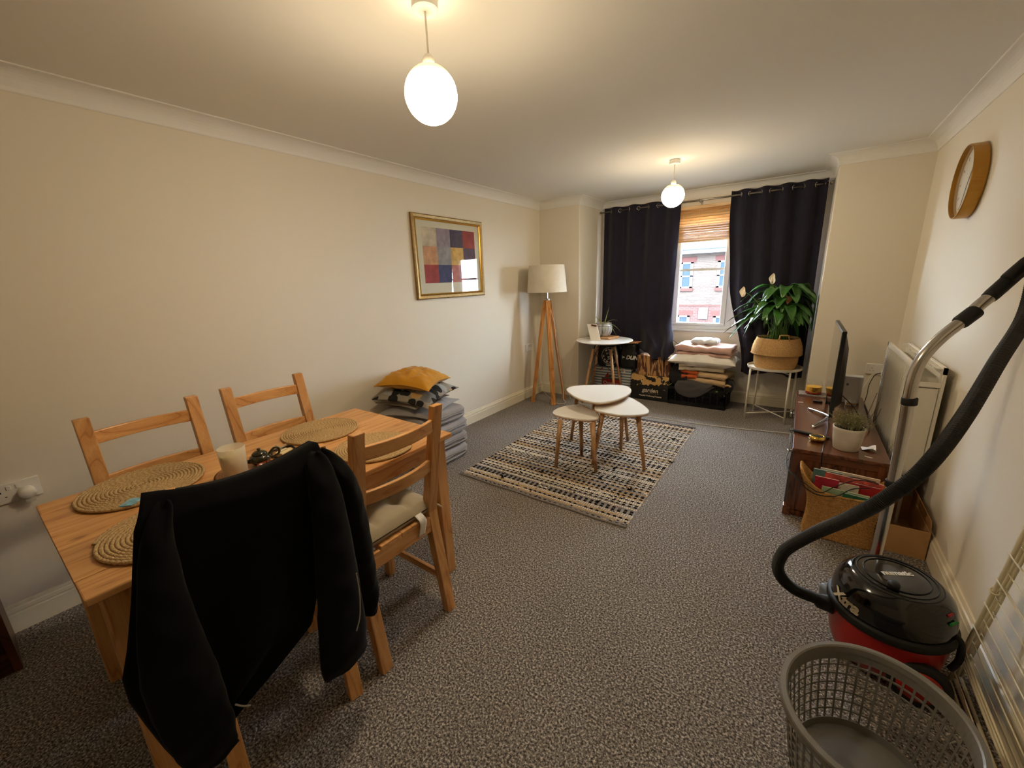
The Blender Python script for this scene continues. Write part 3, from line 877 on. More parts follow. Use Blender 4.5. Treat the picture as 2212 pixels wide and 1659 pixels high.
MT['teapot'] = mat('dark_green_glaze', S(44, 42, 24), 0.15, vary=0.5, vscale=70, bump=0.5, bscale=80, bdist=0.003, coat=0.5)
cx, cy = 1.010, 0.584
t = thing('teapot', 'tiny dark green glazed teapot with lid and loop handle', 'teapot', (cx, cy, ZS))
MB().lathe([(0.001, 0), (0.018, 0), (0.022, 0.004), (0.033, 0.014), (0.037, 0.024), (0.034, 0.034), (0.027, 0.040), (0.020, 0.042), (0.001, 0.042)], 32, (cx, cy, ZS)).build('pot', 'teapot', t, smooth=True)
MB().lathe([(0.001, 0.040), (0.025, 0.0415), (0.026, 0.045), (0.018, 0.052), (0.006, 0.055), (0.004, 0.057), (0.007, 0.061), (0.005, 0.064), (0.001, 0.065)], 28, (cx, cy, ZS)).build('lid', 'teapot', t, smooth=True)
MB().tube(catmull([(cx - 0.012, cy - 0.028, ZS + 0.018), (cx - 0.022, cy - 0.048, ZS + 0.024), (cx - 0.028, cy - 0.058, ZS + 0.036)], 5), [0.009 - 0.0005 * k for k in range(11)], 8).build('spout', 'teapot', t, smooth=True)
MB().tube(catmull([(cx + 0.010, cy + 0.030, ZS + 0.036), (cx + 0.016, cy + 0.046, ZS + 0.052), (cx + 0.022, cy + 0.060, ZS + 0.048), (cx + 0.020, cy + 0.060, ZS + 0.028), (cx + 0.012, cy + 0.034, ZS + 0.016)], 6), 0.0042, 8).build('handle', 'teapot', t, smooth=True)
MT['amber'] = mat('amber_brown_glaze', S(120, 58, 26), 0.12, vary=0.3, vscale=60, coat=0.5)
t = thing('burner_dish', 'small amber brown glazed dish in front of the teapot', 'dish', (1.072, 0.578, ZS))
MB().lathe([(0.001, 0), (0.012, 0), (0.014, 0.004), (0.030, 0.018), (0.031, 0.021), (0.027, 0.020), (0.012, 0.008), (0.001, 0.007)], 24, (1.072, 0.578, ZS)).build('bowl', 'amber', t, smooth=True)
MB().add([(1.062, 0.575, ZS + 0.006), (1.082, 0.582, ZS + 0.006), (1.073, 0.579, ZS + 0.034), (1.068, 0.580, ZS + 0.006)], [(0, 1, 2), (1, 3, 2), (3, 0, 2), (0, 3, 1)]).build('incense_cone', 'amber', t)
MT['matchbox'] = mat('cream_matchbox', S(226, 208, 160), 0.6)
t = thing('matchbox', 'cream matchbox with small printed words beside the teapot', 'matchbox', (0.992, 0.678, ZS), 0.35)
MB().box(-0.018, -0.027, 0, 0.018, 0.027, 0.015).build('sleeve', 'matchbox', t, bev=0.0008, world=False)
text_mesh('lettering', 'MATCHES', 0.010, WM[t.name] @ Vector((0, 0, 0.0152)), (Matrix.Rotation(0.35 + pi / 2, 3, 'Z')), 'black_plastic', t, extrude=0.0001)
t = thing('key_ring', 'bunch of keys on a black cord lying behind the matchbox', 'keys', (0.945, 0.69, ZS))
for k, (a, mm) in enumerate(((0.3, 'steel'), (1.2, 'chrome'), (2.0, 'steel'))):
    q = MB(); px, py = 0.930, 0.690
    q.lathe([(0.001, 0.0), (0.011, 0.0), (0.011, 0.002), (0.001, 0.002)], 12, (px, py, ZS + 0.001 + 0.0022 * k))
    q.beam((px, py, ZS + 0.002 + 0.0022 * k), (px + 0.05 * cos(a + 1), py + 0.05 * sin(a + 1), ZS + 0.002 + 0.0022 * k), 0.007, 0.002)
    q.build('key', mm, t)
MB().tube(catmull([(0.935, 0.680, ZS + 0.006), (0.955, 0.650, ZS + 0.014), (0.985, 0.636, ZS + 0.008), (1.02, 0.640, ZS + 0.005)], 5), 0.0045, 6).build('cord', 'black_plastic', t, smooth=True)
MB().tube(catmull([(0.945, 0.695, ZS + 0.006), (0.965, 0.716, ZS + 0.016), (0.985, 0.722, ZS + 0.010), (1.015, 0.716, ZS + 0.006)], 5), 0.005, 6).build('cord', 'black_plastic', t, smooth=True)
MB().tube([(0.942 + 0.014 * cos(k * 2 * pi / 16), 0.685 + 0.014 * sin(k * 2 * pi / 16), ZS + 0.010) for k in range(16)], 0.0012, 5, loop=True).build('split_ring', 'chrome', t)
# ================================================================ RUG
RX0, RX1, RYa, RYb = 0.668, 1.945, 1.995, 3.84
t = thing('woven_rug', 'flat woven striped rug in jute, cream and navy under the nesting tables', 'rug', ((RX0 + RX1) / 2, (RYa + RYb) / 2, 0))
RUGC = {'navy': S(20, 20, 28), 'jute': S(206, 172, 124), 'cream': S(226, 214, 196), 'grey': S(138, 132, 130), 'charcoal': S(84, 78, 78)}
for k, c in RUGC.items():
    MT['rug_' + k] = mat('rug_' + k, c, 0.95, vary=0.18, vscale=120, bump=0.5, bscale=300, spec=0.1)
random.seed(11)
rows = []
y = RYa + 0.020
while y < RYb - 0.016:
    rows.append((y, 0.0125, 'navy')); y += 0.0125
    for q in range(random.choice([1, 2, 2, 3])):
        if y > RYb - 0.016: break
        h = random.choice([0.013, 0.0145, 0.017])
        rows.append((y, h, random.choices(['cream', 'jute', 'grey', 'charcoal'], [4, 3.2, 2.4, 0.5])[0])); y += h
KEYS = list(RUGC)
wv = MB()
for ri, (y, h, kind) in enumerate(rows):
    navy = kind in ('navy', 'charcoal')
    p = 0.037 if navy else 0.0145
    n = int((RX1 - RX0) / p)
    off = random.uniform(0, p) * 0.5
    bend = 0.004 * sin(y * 21)
    for k in range(n):
        x0 = RX0 + off * 0.2 + k * (RX1 - RX0) / n
        w_ = (RX1 - RX0) / n * (0.62 if navy else 0.84)
        kk = kind
        if random.random() < (0.02 if navy else 0.08): kk = random.choice(KEYS)
        wv.cur = KEYS.index(kk)
        hz = (0.0088 if navy else 0.0068) + random.uniform(-0.001, 0.0015)
        ya, yb = y + 0.0006 + bend, y + h - 0.0006 + bend
        ym = (ya + yb) / 2
        e = w_ * 0.22
        wv.add([(x0, ya, 0.002), (x0 + w_, ya, 0.002), (x0 + w_, yb, 0.002), (x0, yb, 0.002),
                (x0 + e, ya + 0.002, hz - 0.0015), (x0 + w_ - e, ya + 0.002, hz - 0.0015), (x0 + w_ - e, yb - 0.002, hz - 0.0015), (x0 + e, yb - 0.002, hz - 0.0015),
                (x0 + e, ym, hz), (x0 + w_ - e, ym, hz)],
               [(0, 1, 5, 4), (1, 2, 6, 9), (1, 9, 5), (2, 3, 7, 6), (3, 0, 4, 8), (3, 8, 7), (4, 5, 9, 8), (8, 9, 6, 7)])
o = wv.build('weave', ['rug_' + k for k in KEYS], t, smooth=False)
o['kind'] = 'stuff'
MB().box(RX0, RYa + 0.01, 0.0004, RX1, RYb, 0.0035).build('backing', 'rug_grey', t)
rim = MB()
rim.tube([(RX0 + k * (RX1 - RX0) / 40, RYa + 0.008 + 0.003 * sin(k * 0.5), 0.006) for k in range(41)], 0.0075, 8)
rim.build('hem', 'rug_grey', t, smooth=True)
MB().tube([(RX0 + k * (RX1 - RX0) / 40, RYb, 0.005) for k in range(41)], 0.006, 8).build('hem', 'rug_charcoal', t, smooth=True)
for px, py in ((1.02, 2.92), (1.18, 2.33), (1.33, 2.45), (1.82, 2.42), (1.60, 2.46), (1.84, 3.45), (1.95, 2.98), (1.62, 2.66), (0.98, 2.12), (1.90, 2.62), (1.10, 2.55), (1.70, 2.16)):
    m_ = MB()
    for k in range(5):
        a = random.uniform(0, 6.28); l = random.uniform(0.012, 0.03)
        m_.tube([(px, py, 0.008), (px + l * 0.5 * cos(a), py + l * 0.5 * sin(a), 0.018), (px + l * cos(a), py + l * sin(a), 0.013)], [0.004, 0.0035, 0.002], 5)
    m_.build('loose_tuft', 'rug_navy', t)

# ================================================================ NESTING TABLES
def nest(label, outline, z, feet, inset):
    cx = sum(p[0] for p in outline) / len(outline); cy = sum(p[1] for p in outline) / len(outline)
    t = thing('nesting_table', label, 'table', (cx, cy, 0.008), 0, 'three white nesting tables on the rug')
    P = catmull([(x, y, 0) for x, y in outline], 5, closed=True)
    ring = lambda k, zz: [(cx + (p.x - cx) * k, cy + (p.y - cy) * k, zz) for p in P]
    MB().rings([ring(0.985, z - 0.012), ring(1.0, z - 0.010), ring(1.0, z - 0.003), ring(0.99, z)], cap1=True).build('table_top', 'white_lam', t)
    MB().rings([ring(0.975, z - 0.020), ring(0.992, z - 0.018), ring(0.992, z - 0.0115)]).build('edge_band', 'beech_x', t)
    for fx, fy in feet:
        tx, ty = cx + (fx - cx) * inset, cy + (fy - cy) * inset
        MB().tube([(fx, fy, 0.0085), (tx, ty, z - 0.019)], [0.0125, 0.019], 14).build('leg', 'beech_z', t, smooth=True)
    return t
nest('tallest white nesting table at the back of the three', [(1.09, 2.907), (1.062, 2.994), (1.094, 3.081), (1.239, 3.193), (1.379, 3.267), (1.482, 3.267), (1.552, 3.17), (1.575, 3.04), (1.559, 2.898), (1.515, 2.777), (1.449, 2.713), (1.339, 2.722), (1.219, 2.787)], 0.49,
     [(1.085, 3.00), (1.515, 3.235), (1.402, 2.745)], 0.76)
nest('middle white nesting table with its tip under the tallest one', [(1.425, 2.718), (1.414, 2.778), (1.439, 2.917), (1.497, 3.067), (1.548, 3.11), (1.639, 3.041), (1.74, 2.931), (1.8, 2.838), (1.802, 2.767), (1.752, 2.704), (1.654, 2.648), (1.531, 2.651), (1.46, 2.673)], 0.445,
     [(1.447, 2.652), (1.531, 3.03), (1.812, 2.755)], 0.66)
nest('smallest and lowest white nesting table at the front of the three', [(1.143, 2.577), (1.116, 2.654), (1.13, 2.758), (1.189, 2.848), (1.244, 2.864), (1.344, 2.822), (1.438, 2.743), (1.484, 2.671), (1.487, 2.613), (1.424, 2.566), (1.303, 2.544), (1.203, 2.549)], 0.395,
     [(1.227, 2.470), (1.305, 2.755), (1.522, 2.545)], 0.78)

# ================================================================ FLOOR LAMP
LX, LY = 0.278, 3.985
t = thing('floor_lamp', 'oak tripod floor lamp with ivory drum shade in the corner', 'lamp', (LX, LY, 0))
FEET = [(0.155, 3.835), (0.428, 3.845), (0.425, 4.115)]
for fx, fy in FEET:
    a = math.atan2(fy - LY, fx - LX)
    MB().beam((fx, fy, 0.0), (LX + 0.028 * cos(a), LY + 0.028 * sin(a), 1.17), 0.050, 0.028, up=(cos(a), sin(a), 0)).build('leg', 'oak_z', t, bev=0.002)
MB().lathe([(0.001, 1.13), (0.030, 1.135), (0.034, 1.155), (0.030, 1.185), (0.012, 1.19), (0.012, 1.28), (0.001, 1.28)], 16, (LX, LY, 0)).build('hub', 'steel', t)
sh = []
n = 48
prof = [(0.219, 1.262), (0.219, 1.258), (0.221, 1.262), (0.196, 1.548), (0.194, 1.549), (0.193, 1.546), (0.2165, 1.262)]
MB().lathe(prof[2:], n, (LX, LY, 0), cap0=False, cap1=False).build('shade', 'shade_linen', t, smooth=True)
MB().tube([(LX + 0.219 * cos(k * 2 * pi / 48), LY + 0.219 * sin(k * 2 * pi / 48), 1.262) for k in range(48)], 0.003, 6, loop=True).build('shade_rim', 'shade_linen', t, smooth=True)
sp = MB()
for k in range(3):
    a = k * 2 * pi / 3 + 0.4
    sp.tube([(LX, LY, 1.28), (LX + 0.215 * cos(a), LY + 0.215 * sin(a), 1.275)], 0.002, 5)
sp.build('shade_spider', 'white_metal', t)
MB().lathe([(0.001, 1.28), (0.014, 1.28), (0.016, 1.33), (0.030, 1.37), (0.026, 1.40), (0.001, 1.41)], 16, (LX, LY, 0)).build('bulb', 'white_plastic', t, smooth=True)
cb = catmull([(LX + 0.02, LY, 1.13), (0.352, 4.0, 0.95), (0.372, 4.02, 0.70), (0.39, 4.04, 0.50), (0.418, 4.06, 0.28), (0.43, 4.08, 0.13), (0.44, 4.06, 0.02), (0.52, 3.98, 0.006), (0.47, 3.90, 0.006), (0.36, 3.94, 0.006), (0.24, 4.08, 0.006), (0.09, 4.22, 0.01), (0.045, 4.265, 0.10), (0.03, 4.20, 0.30), (0.022, 4.12, 0.53)], 6)
MB().tube(cb, 0.003, 6).build('flex', 'cable_white', t, smooth=True)

# ================================================================ FRAMED PICTURE (plain abstract print)
PY0, PY1, PZ0, PZ1 = 2.325, 3.205, 1.268, 1.95
MT['gilt'] = mat('worn_gilt_frame', S(150, 122, 74), 0.4, metal=0.55, vary=0.25, vscale=40)
MT['gold_slip'] = mat('bright_gold_slip', S(222, 176, 84), 0.25, metal=0.9)
MT['mount'] = mat('pale_mount_card', S(212, 208, 186), 0.8)
t = thing('framed_picture', 'gilt framed abstract colour print under glass on the wall', 'picture', (0.012, (PY0 + PY1) / 2, PZ0))
def frame_ring(y0, y1, z0, z1, w, prof, name, material):
    """four mitred mouldings, each its own part"""
    cor = [(y0, z0), (y1, z0), (y1, z1), (y0, z1)]
    inn = [(1, 1), (-1, 1), (-1, -1), (1, -1)]
    for k in range(4):
        a, b_ = cor[k], cor[(k + 1) % 4]; ia, ib = inn[k], inn[(k + 1) % 4]
        rs = []
        for (cy_, cz_), (iy, iz) in ((a, ia), (b_, ib)):
            rs.append([(x, cy_ + iy * o * w, cz_ + iz * o * w) for o, x in prof])
        MB().rings(rs).build(name, material, t, fixn=True)
frame_ring(PY0, PY1, PZ0, PZ1, 0.034, [(0, 0.001), (0, 0.020), (0.25, 0.026), (0.8, 0.022), (1.0, 0.018), (1.0, 0.001)], 'moulding', 'gilt')
frame_ring(PY0 + 0.034, PY1 - 0.034, PZ0 + 0.034, PZ1 - 0.034, 0.013, [(0, 0.001), (0, 0.021), (0.4, 0.023), (1.0, 0.014), (1.0, 0.001)], 'gold_slip', 'gold_slip')
y0, y1, z0, z1 = PY0 + 0.045, PY1 - 0.045, PZ0 + 0.045, PZ1 - 0.045
MB().box(0.002, y0, z0, 0.009, y1, z1).build('mount', 'mount', t)
# a generic print: plain squares of colour
PC = [S(196, 184, 160), S(150, 138, 150), S(70, 66, 92), S(140, 54, 54), S(196, 150, 110), S(150, 150, 152), S(206, 170, 96), S(86, 72, 96), S(158, 66, 60), S(74, 78, 116), S(186, 120, 110), S(96, 70, 84)]
gy0, gy1, gz0, gz1 = y0 + 0.062, y1 - 0.065, z0 + 0.088, z1 - 0.052
for r_ in range(3):
    for c_ in range(4):
        a = gy0 + (gy1 - gy0) * c_ / 4; b_ = gz1 - (gz1 - gz0) * r_ / 3
        MB().box(0.0095, a, b_ - (gz1 - gz0) / 3, 0.0102, a + (gy1 - gy0) / 4, b_).build('colour_square', mat('print_colour', PC[r_ * 4 + c_], 0.75, vary=0.30, vscale=16), t)
MB().box(0.0135, y0, z0, 0.0150, y1, z1).build('glazing', pane_glass('picture_glass'), t)

# ================================================================ CUSHION STACK BY THE WALL
def pillow_mesh(w, d, h, seed, p=2.6, q=0.5, pinch=0.10, wr=0.01, n=40, droop=0.0):
    m = MB()
    def f(u, v, s):
        x = -1 + 2 * u; y = -1 + 2 * v
        # edges bow inwards between the corners
        xx = x * (1 - pinch * (1 - y * y) * abs(x)); yy = y * (1 - pinch * (1 - x * x) * abs(y))
        e = (max(0.0, 1 - abs(x) ** p) * max(0.0, 1 - abs(y) ** p)) ** q
        z = s * h * 0.5 * e + wr * e * nz(x * 2.2, y * 2.2, seed + s) + wr * 0.6 * e * nz(x * 5, y * 5, seed + 3 + s)
        z -= droop * (x * x + y * y) * 0.5
        return (xx * w / 2, yy * d / 2, z)
    m.grid(lambda u, v: f(u, v, 1), n, n)
    m.grid(lambda u, v: f(1 - u, v, -1), n, n)
    return m
def seam_path(w, d, pinch=0.10, droop=0.0, n=60):
    P = []
    for k in range(n):
        s = 4 * k / n; i = int(s); q = -1 + 2 * (s - i)
        x, y = ((q, -1), (1, q), (-q, 1), (-1, -q))[i]
        xx = x * (1 - pinch * (1 - y * y) * abs(x)); yy = y * (1 - pinch * (1 - x * x) * abs(y))
        P.append((xx * w / 2, yy * d / 2, -droop * (x * x + y * y) * 0.5))
    return P
def cushion(name, label, material, loc, rot, w, d, h, seed, group=None, **k):
    t = thing(name, label, 'cushion', loc, 0, group)
    t.rotation_euler = rot
    pinch = k.get('pinch', 0.10); dr = k.get('droop', 0.0)
    pillow_mesh(w, d, h, seed, **k).build('cover', material, t, smooth=True, world=False)
    MB().tube(seam_path(w, d, pinch, dr), 0.0035, 6, loop=True).build('piping', material, t, smooth=True, world=False)
    return t
# four thick grey seat cushions
for k, (z, rz, dx, dy) in enumerate(((0.058, 0.02, 0.0, 0.0), (0.168, -0.05, -0.008, 0.012), (0.278, 0.03, 0.006, 0.006), (0.385, -0.02, -0.004, -0.004))):
    t = thing('seat_cushion', ('bottom grey box cushion of the stack on the carpet', 'second grey box cushion up in the stack by the wall', 'third grey box cushion up in the stack by the wall', 'topmost grey box cushion, under the loose pillows')[k], 'cushion', (0.265 + dx, 2.09 + dy, z), 0, 'grey box cushions stacked by the wall')
    t.rotation_euler = (0, 0, rz)
    rs = []
    for i_ in range(15):
        f_ = -pi / 2 + pi * i_ / 14
        kr = max(0.02, cos(f_)) ** 0.16; zz = 0.056 * (abs(sin(f_)) ** 0.75) * (1 if f_ > 0 else -1)
        ring_ = []
        for j_ in range(64):
            a_ = 2 * pi * j_ / 64; ca, sa = cos(a_), sin(a_)
            ex = abs(ca) ** 0.28 * (1 if ca >= 0 else -1); ey = abs(sa) ** 0.28 * (1 if sa >= 0 else -1)
            wr = 1 + 0.012 * nz(ex * 3, ey * 3 + zz * 30, k + 2.5)
            ring_.append((0.225 * ex * kr * wr, 0.245 * ey * kr * wr, zz + 0.006 * nz(ex * 3.5, ey * 3.5, k * 3.0)))
        rs.append(ring_)
    MB().rings(rs).build('cover', 'grey_cloth', t, smooth=True, world=False)
    for zz in (0.020, -0.022):
        sp_path = []
        for j_ in range(72):
            a_ = 2 * pi * j_ / 72; ca, sa = cos(a_), sin(a_)
            sp_path.append((0.2245 * abs(ca) ** 0.28 * (1 if ca >= 0 else -1), 0.2445 * abs(sa) ** 0.28 * (1 if sa >= 0 else -1), zz + 0.003 * nz(ca * 3, sa * 3, k)))
        MB().tube(sp_path, 0.0045, 6, loop=True).build('piping', 'grey_cloth', t, smooth=True, world=False)
    MB().tube([(0.227, -0.16 + 0.03 * q, 0.0 + 0.002 * sin(q)) for q in range(12)], 0.003, 5).build('zip', 'slate_cloth', t, world=False)
cushion('scatter_cushion', 'plain grey cushion with turned edge below the patterned pillow', 'grey_cloth', (0.255, 2.03, 0.478), (0.02, 0.02, 0.35), 0.46, 0.50, 0.075, 21, droop=0.02, wr=0.016)
cushion('scatter_cushion', 'taupe cushion with a dark corner under the patterned pillow', 'taupe_cloth', (0.22, 2.005, 0.536), (-0.02, 0.02, 0.15), 0.38, 0.42, 0.052, 31, droop=0.01, wr=0.014)
# leaf pattern fabric
m, nt, N, Lk, B = newmat('leaf_pattern_cotton')
v = coords(N, Lk, (1, 1.25, 0.35))
vo = N.new('ShaderNodeTexVoronoi'); vo.inputs['Scale'].default_value = 13.0; vo.inputs['Randomness'].default_value = 0.35
Lk.new(v, vo.inputs['Vector'])
sp_ = N.new('ShaderNodeSeparateColor'); Lk.new(vo.outputs['Color'], sp_.inputs[0])
pal = [(0.0, S(38, 36, 34)), (0.34, S(146, 138, 124)), (0.58, S(186, 148, 92)), (0.74, S(110, 110, 108)), (0.88, S(158, 160, 160))]
rp = N.new('ShaderNodeValToRGB'); rp.color_ramp.interpolation = 'CONSTANT'
el = rp.color_ramp.elements
while len(el) < len(pal): el.new(0.5)
for e, (p_, c_) in zip(el, pal): e.position = p_; e.color = (*c_, 1)
Lk.new(sp_.outputs[0], rp.inputs['Fac'])
edge = ramp(N, Lk, vo.outputs['Distance'], [(0.56, (1, 1, 1)), (0.60, (0, 0, 0))])
mx = N.new('ShaderNodeMix'); mx.data_type = 'RGBA'
Lk.new(edge, mx.inputs['Factor']); mx.inputs[6].default_value = (*S(138, 132, 120), 1); Lk.new(rp.outputs[0], mx.inputs[7])
Lk.new(mx.outputs[2], B.inputs['Base Color']); B.inputs['Roughness'].default_value = 0.9; B.inputs['Specular IOR Level'].default_value = 0.15
MT['leafcloth'] = m
cushion('scatter_cushion', 'grey pillow printed with dark leaf shapes under the mustard one', 'leafcloth', (0.265, 2.015, 0.606), (0.05, 0.09, 0.30), 0.46, 0.50, 0.105, 41, droop=0.03, wr=0.016)
cushion('scatter_cushion', 'mustard yellow pillow on top of the cushion stack', 'mustard', (0.25, 2.01, 0.712), (-0.03, 0.07, 0.42), 0.42, 0.46, 0.125, 55, droop=0.045, wr=0.024)

# ================================================================ SOCKETS, NAIL HOLE, CLOCK
def socket(label, pos, normal, w=0.146, plug=0):
    n = Vector(normal); up = Vector((0, 0, 1)); s = up.cross(n)
    t = thing('wall_socket', label, 'socket', pos)
    P = Vector(pos)
    def bx(mb, cu, cv, hu, hv, d0, d1):
        vs = []
        for d in (d0, d1):
            for a, b_ in ((-1, -1), (1, -1), (1, 1), (-1, 1)):
                vs.append(P + s * (cu + a * hu) + up * (cv + b_ * hv) + n * d)
        return mb.add(vs, [(3, 2, 1, 0), (4, 5, 6, 7), (0, 1, 5, 4), (1, 2, 6, 5), (2, 3, 7, 6), (3, 0, 4, 7)])
    bx(MB(), 0, 0, w / 2, 0.043, 0.0005, 0.010).build('face_plate', 'white_plastic', t, bev=0.003, fixn=True)
    for sgn in (-1, 1):
        if w < 0.1 and sgn > 0: continue
        c = sgn * w / 4 if w > 0.1 else 0
        bx(MB(), c * 0.35, 0.022, 0.006, 0.009, 0.009, 0.013).build('switch', 'white_plastic', t, bev=0.001, fixn=True)
        h = MB()
        bx(h, c, 0.008, 0.002, 0.004, 0.0098, 0.0102); bx(h, c - 0.011, -0.014, 0.003, 0.0016, 0.0098, 0.0102); bx(h, c + 0.011, -0.014, 0.003, 0.0016, 0.0098, 0.0102)
        h.build('pin_holes', 'black_plastic', t, fixn=True)
    return t, P, n, s, up
t, P, n, s, up = socket('white double wall socket with a charger plugged in near the table', (0, 0.022, 0.612), (1, 0, 0))
q = thing('plug_adapter', 'white plug adapter with a clip-on lead in the double socket', 'plug', (0.010, 0.052, 0.60))
MB().lathe([(0.001, 0.0), (0.024, 0.0), (0.026, 0.004), (0.026, 0.034), (0.020, 0.042), (0.001, 0.043)], 24).build('body', 'white_plastic', q, smooth=True, world=False).rotation_euler = (0, pi / 2, 0)
MB().box(0.016, 0.040, 0.560, 0.046, 0.070, 0.576).build('base_lip', 'frost', q, bev=0.002)
socket('white double wall socket behind the floor lamp', (0, 4.01, 0.612), (1, 0, 0))
socket('white wall socket behind the radiator end and router', (3.185, YB, 0.60), (0, -1, 0))
q = thing('plug_adapter', 'white plug with black lead in the socket behind the router', 'plug', (3.222, YB - 0.013, 0.575))
MB().box(3.205, YB - 0.045, 0.555, 3.240, YB - 0.012, 0.592).build('body', 'white_plastic', q, bev=0.004)
MB().tube(catmull([(3.205, YB - 0.03, 0.572), (3.17, YB - 0.05, 0.56), (3.14, YB - 0.09, 0.48), (3.125, 4.1, 0.43), (3.10, 3.99, 0.30), (3.105, 3.96, 0.12), (3.13, 3.95, 0.02)], 6), 0.003, 6).build('lead', 'cable_black', q, smooth=True)
MB().tube(catmull([(3.205, YB - 0.036, 0.578), (3.15, 4.22, 0.575), (3.10, 4.10, 0.50), (3.06, 4.0, 0.455), (3.03, 3.90, 0.432)], 6), 0.0022, 6).build('lead', 'cable_white', q, smooth=True)
tag(MB().lathe([(0.001, 0), (0.006, 0.0005), (0.003, 0.002), (0.001, 0.004)], 10).build('nail_plug', mat('brown_rawlplug', S(120, 92, 60), 0.7), None), 'tiny brown screw plug stuck in the bare wall', 'screw plug')
bpy.data.objects['nail_plug'].location = (0.0005, 0.045, 1.575); bpy.data.objects['nail_plug'].rotation_euler = (0, pi / 2, 0)

CY, CZ = 3.225, 1.812
t = thing('wall_clock', 'round wall clock with deep brass rim and cream dial', 'clock', (XR, CY, CZ))
MT['clock_rim'] = mat('brushed_brass', S(176, 128, 52), 0.35, metal=0.7, spec=0.5)
MT['dial'] = mat('cream_dial', S(232, 226, 208), 0.6)
def disc(prof, n=64):
    m_ = MB(); rs = []
    for r, d in prof:
        rs.append([(XR - d, CY + r * cos(2 * pi * k / n), CZ + r * sin(2 * pi * k / n)) for k in range(n)])
    return m_.rings(rs)
disc([(0.160, 0.001), (0.176, 0.001), (0.178, 0.006), (0.178, 0.055), (0.176, 0.058), (0.172, 0.058), (0.171, 0.055), (0.171, 0.012), (0.160, 0.012)]).build('rim', 'clock_rim', t, smooth=False, fixn=True)
disc([(0.170, 0.002), (0.170, 0.028), (0.001, 0.0285)]).build('dial', 'dial', t, fixn=True)
for k in range(12):
    a = k * pi / 6
    MB().beam((XR - 0.0292, CY + 0.125 * cos(a), CZ + 0.125 * sin(a)), (XR - 0.0292, CY + 0.148 * cos(a), CZ + 0.148 * sin(a)), 0.004, 0.001, up=(1, 0, 0)).build('hour_mark', 'black_plastic', t)
for l, a, w_ in ((0.075, 2.1, 0.007), (0.115, -1.2, 0.005)):
    MB().beam((XR - 0.031, CY, CZ), (XR - 0.031, CY + l * cos(a), CZ + l * sin(a)), w_, 0.0015, up=(1, 0, 0)).build('hand', 'black_plastic', t)
disc([(0.1705, 0.046), (0.1705, 0.048), (0.001, 0.0485)]).build('glass', pane_glass('clock_glass'), t, fixn=True)

# ================================================================ RADIATOR
RA0, RA1, RZ0, RZ1 = 2.80, 3.72, 0.29, 0.905
t = thing('radiator', 'white double panel radiator on the wall behind the television', 'radiator', (3.19, (RA0 + RA1) / 2, RZ0))
nr = 26
def ridged(xf, sgn):
    prof = []
    for k in range(nr):
        a = RA0 + 0.02 + (RA1 - RA0 - 0.04) * k / nr; p_ = (RA1 - RA0 - 0.04) / nr
        prof += [(xf, a), (xf, a + p_ * 0.42), (xf + sgn * 0.016, a + p_ * 0.56), (xf + sgn * 0.016, a + p_ * 0.86)]
    prof += [(xf, RA1 - 0.02)]
    back = [(xf + sgn * 0.020, RA1 - 0.02), (xf + sgn * 0.020, RA0 + 0.02)]
    poly = prof + back
    m_ = MB()
    lo = [(x, y, RZ0 + 0.03) for x, y in poly]; hi = [(x, y, RZ1 - 0.03) for x, y in poly]
    m_.rings([lo, hi], False, False)
    m_.box(min(xf, xf + sgn * 0.012), RA0, RZ1 - 0.032, max(xf, xf + sgn * 0.012), RA1, RZ1)
    m_.box(min(xf, xf + sgn * 0.012), RA0, RZ0, max(xf, xf + sgn * 0.012), RA1, RZ0 + 0.032)
    m_.box(min(xf, xf + sgn * 0.012), RA0, RZ0, max(xf, xf + sgn * 0.012), RA0 + 0.022, RZ1)
    m_.box(min(xf, xf + sgn * 0.012), RA1 - 0.022, RZ0, max(xf, xf + sgn * 0.012), RA1, RZ1)
    return m_
ridged(3.135, 1).build('front_panel', 'white_metal', t)
ridged(3.245, -1).build('rear_panel', 'white_metal', t)
MB().box(3.147, RA0 + 0.004, RZ1 - 0.10, 3.233, RA0 + 0.008, RZ1 - 0.075).build('end_bracket', 'white_metal', t)
MB().box(3.150, RA0 + 0.012, RZ0 + 0.02, 3.230, RA0 + 0.016, RZ1 - 0.11).build('end_cover', 'white_metal', t)
fins = MB()
for k in range(44):
    y = RA0 + 0.05 + (RA1 - RA0 - 0.1) * k / 43
    fins.box(3.150, y, RZ0 + 0.06, 3.230, y + 0.0015, RZ1 - 0.06)
fins.build('convector_fins', 'white_metal', t)
gr = MB()
for k in range(30):
    y = RA0 + 0.03 + (RA1 - RA0 - 0.06) * k / 29
    gr.box(3.205, y, RZ1 - 0.012, 3.235, y + 0.016, RZ1 - 0.006)
gr.build('top_grille', 'white_metal', t)
for y in (RA0 + 0.04, RA1 - 0.04):
    MB().tube([(3.19, y, RZ0 + 0.01), (3.19, y, 0.0)], 0.008, 8).build('pipe', 'white_metal', t)
MB().box(3.243, RA0 + 0.15, 0.5, XR - 0.001, RA0 + 0.18, 0.8).box(3.243, RA1 - 0.18, 0.5, XR - 0.001, RA1 - 0.15, 0.8).build('wall_bracket', 'white_metal', t)
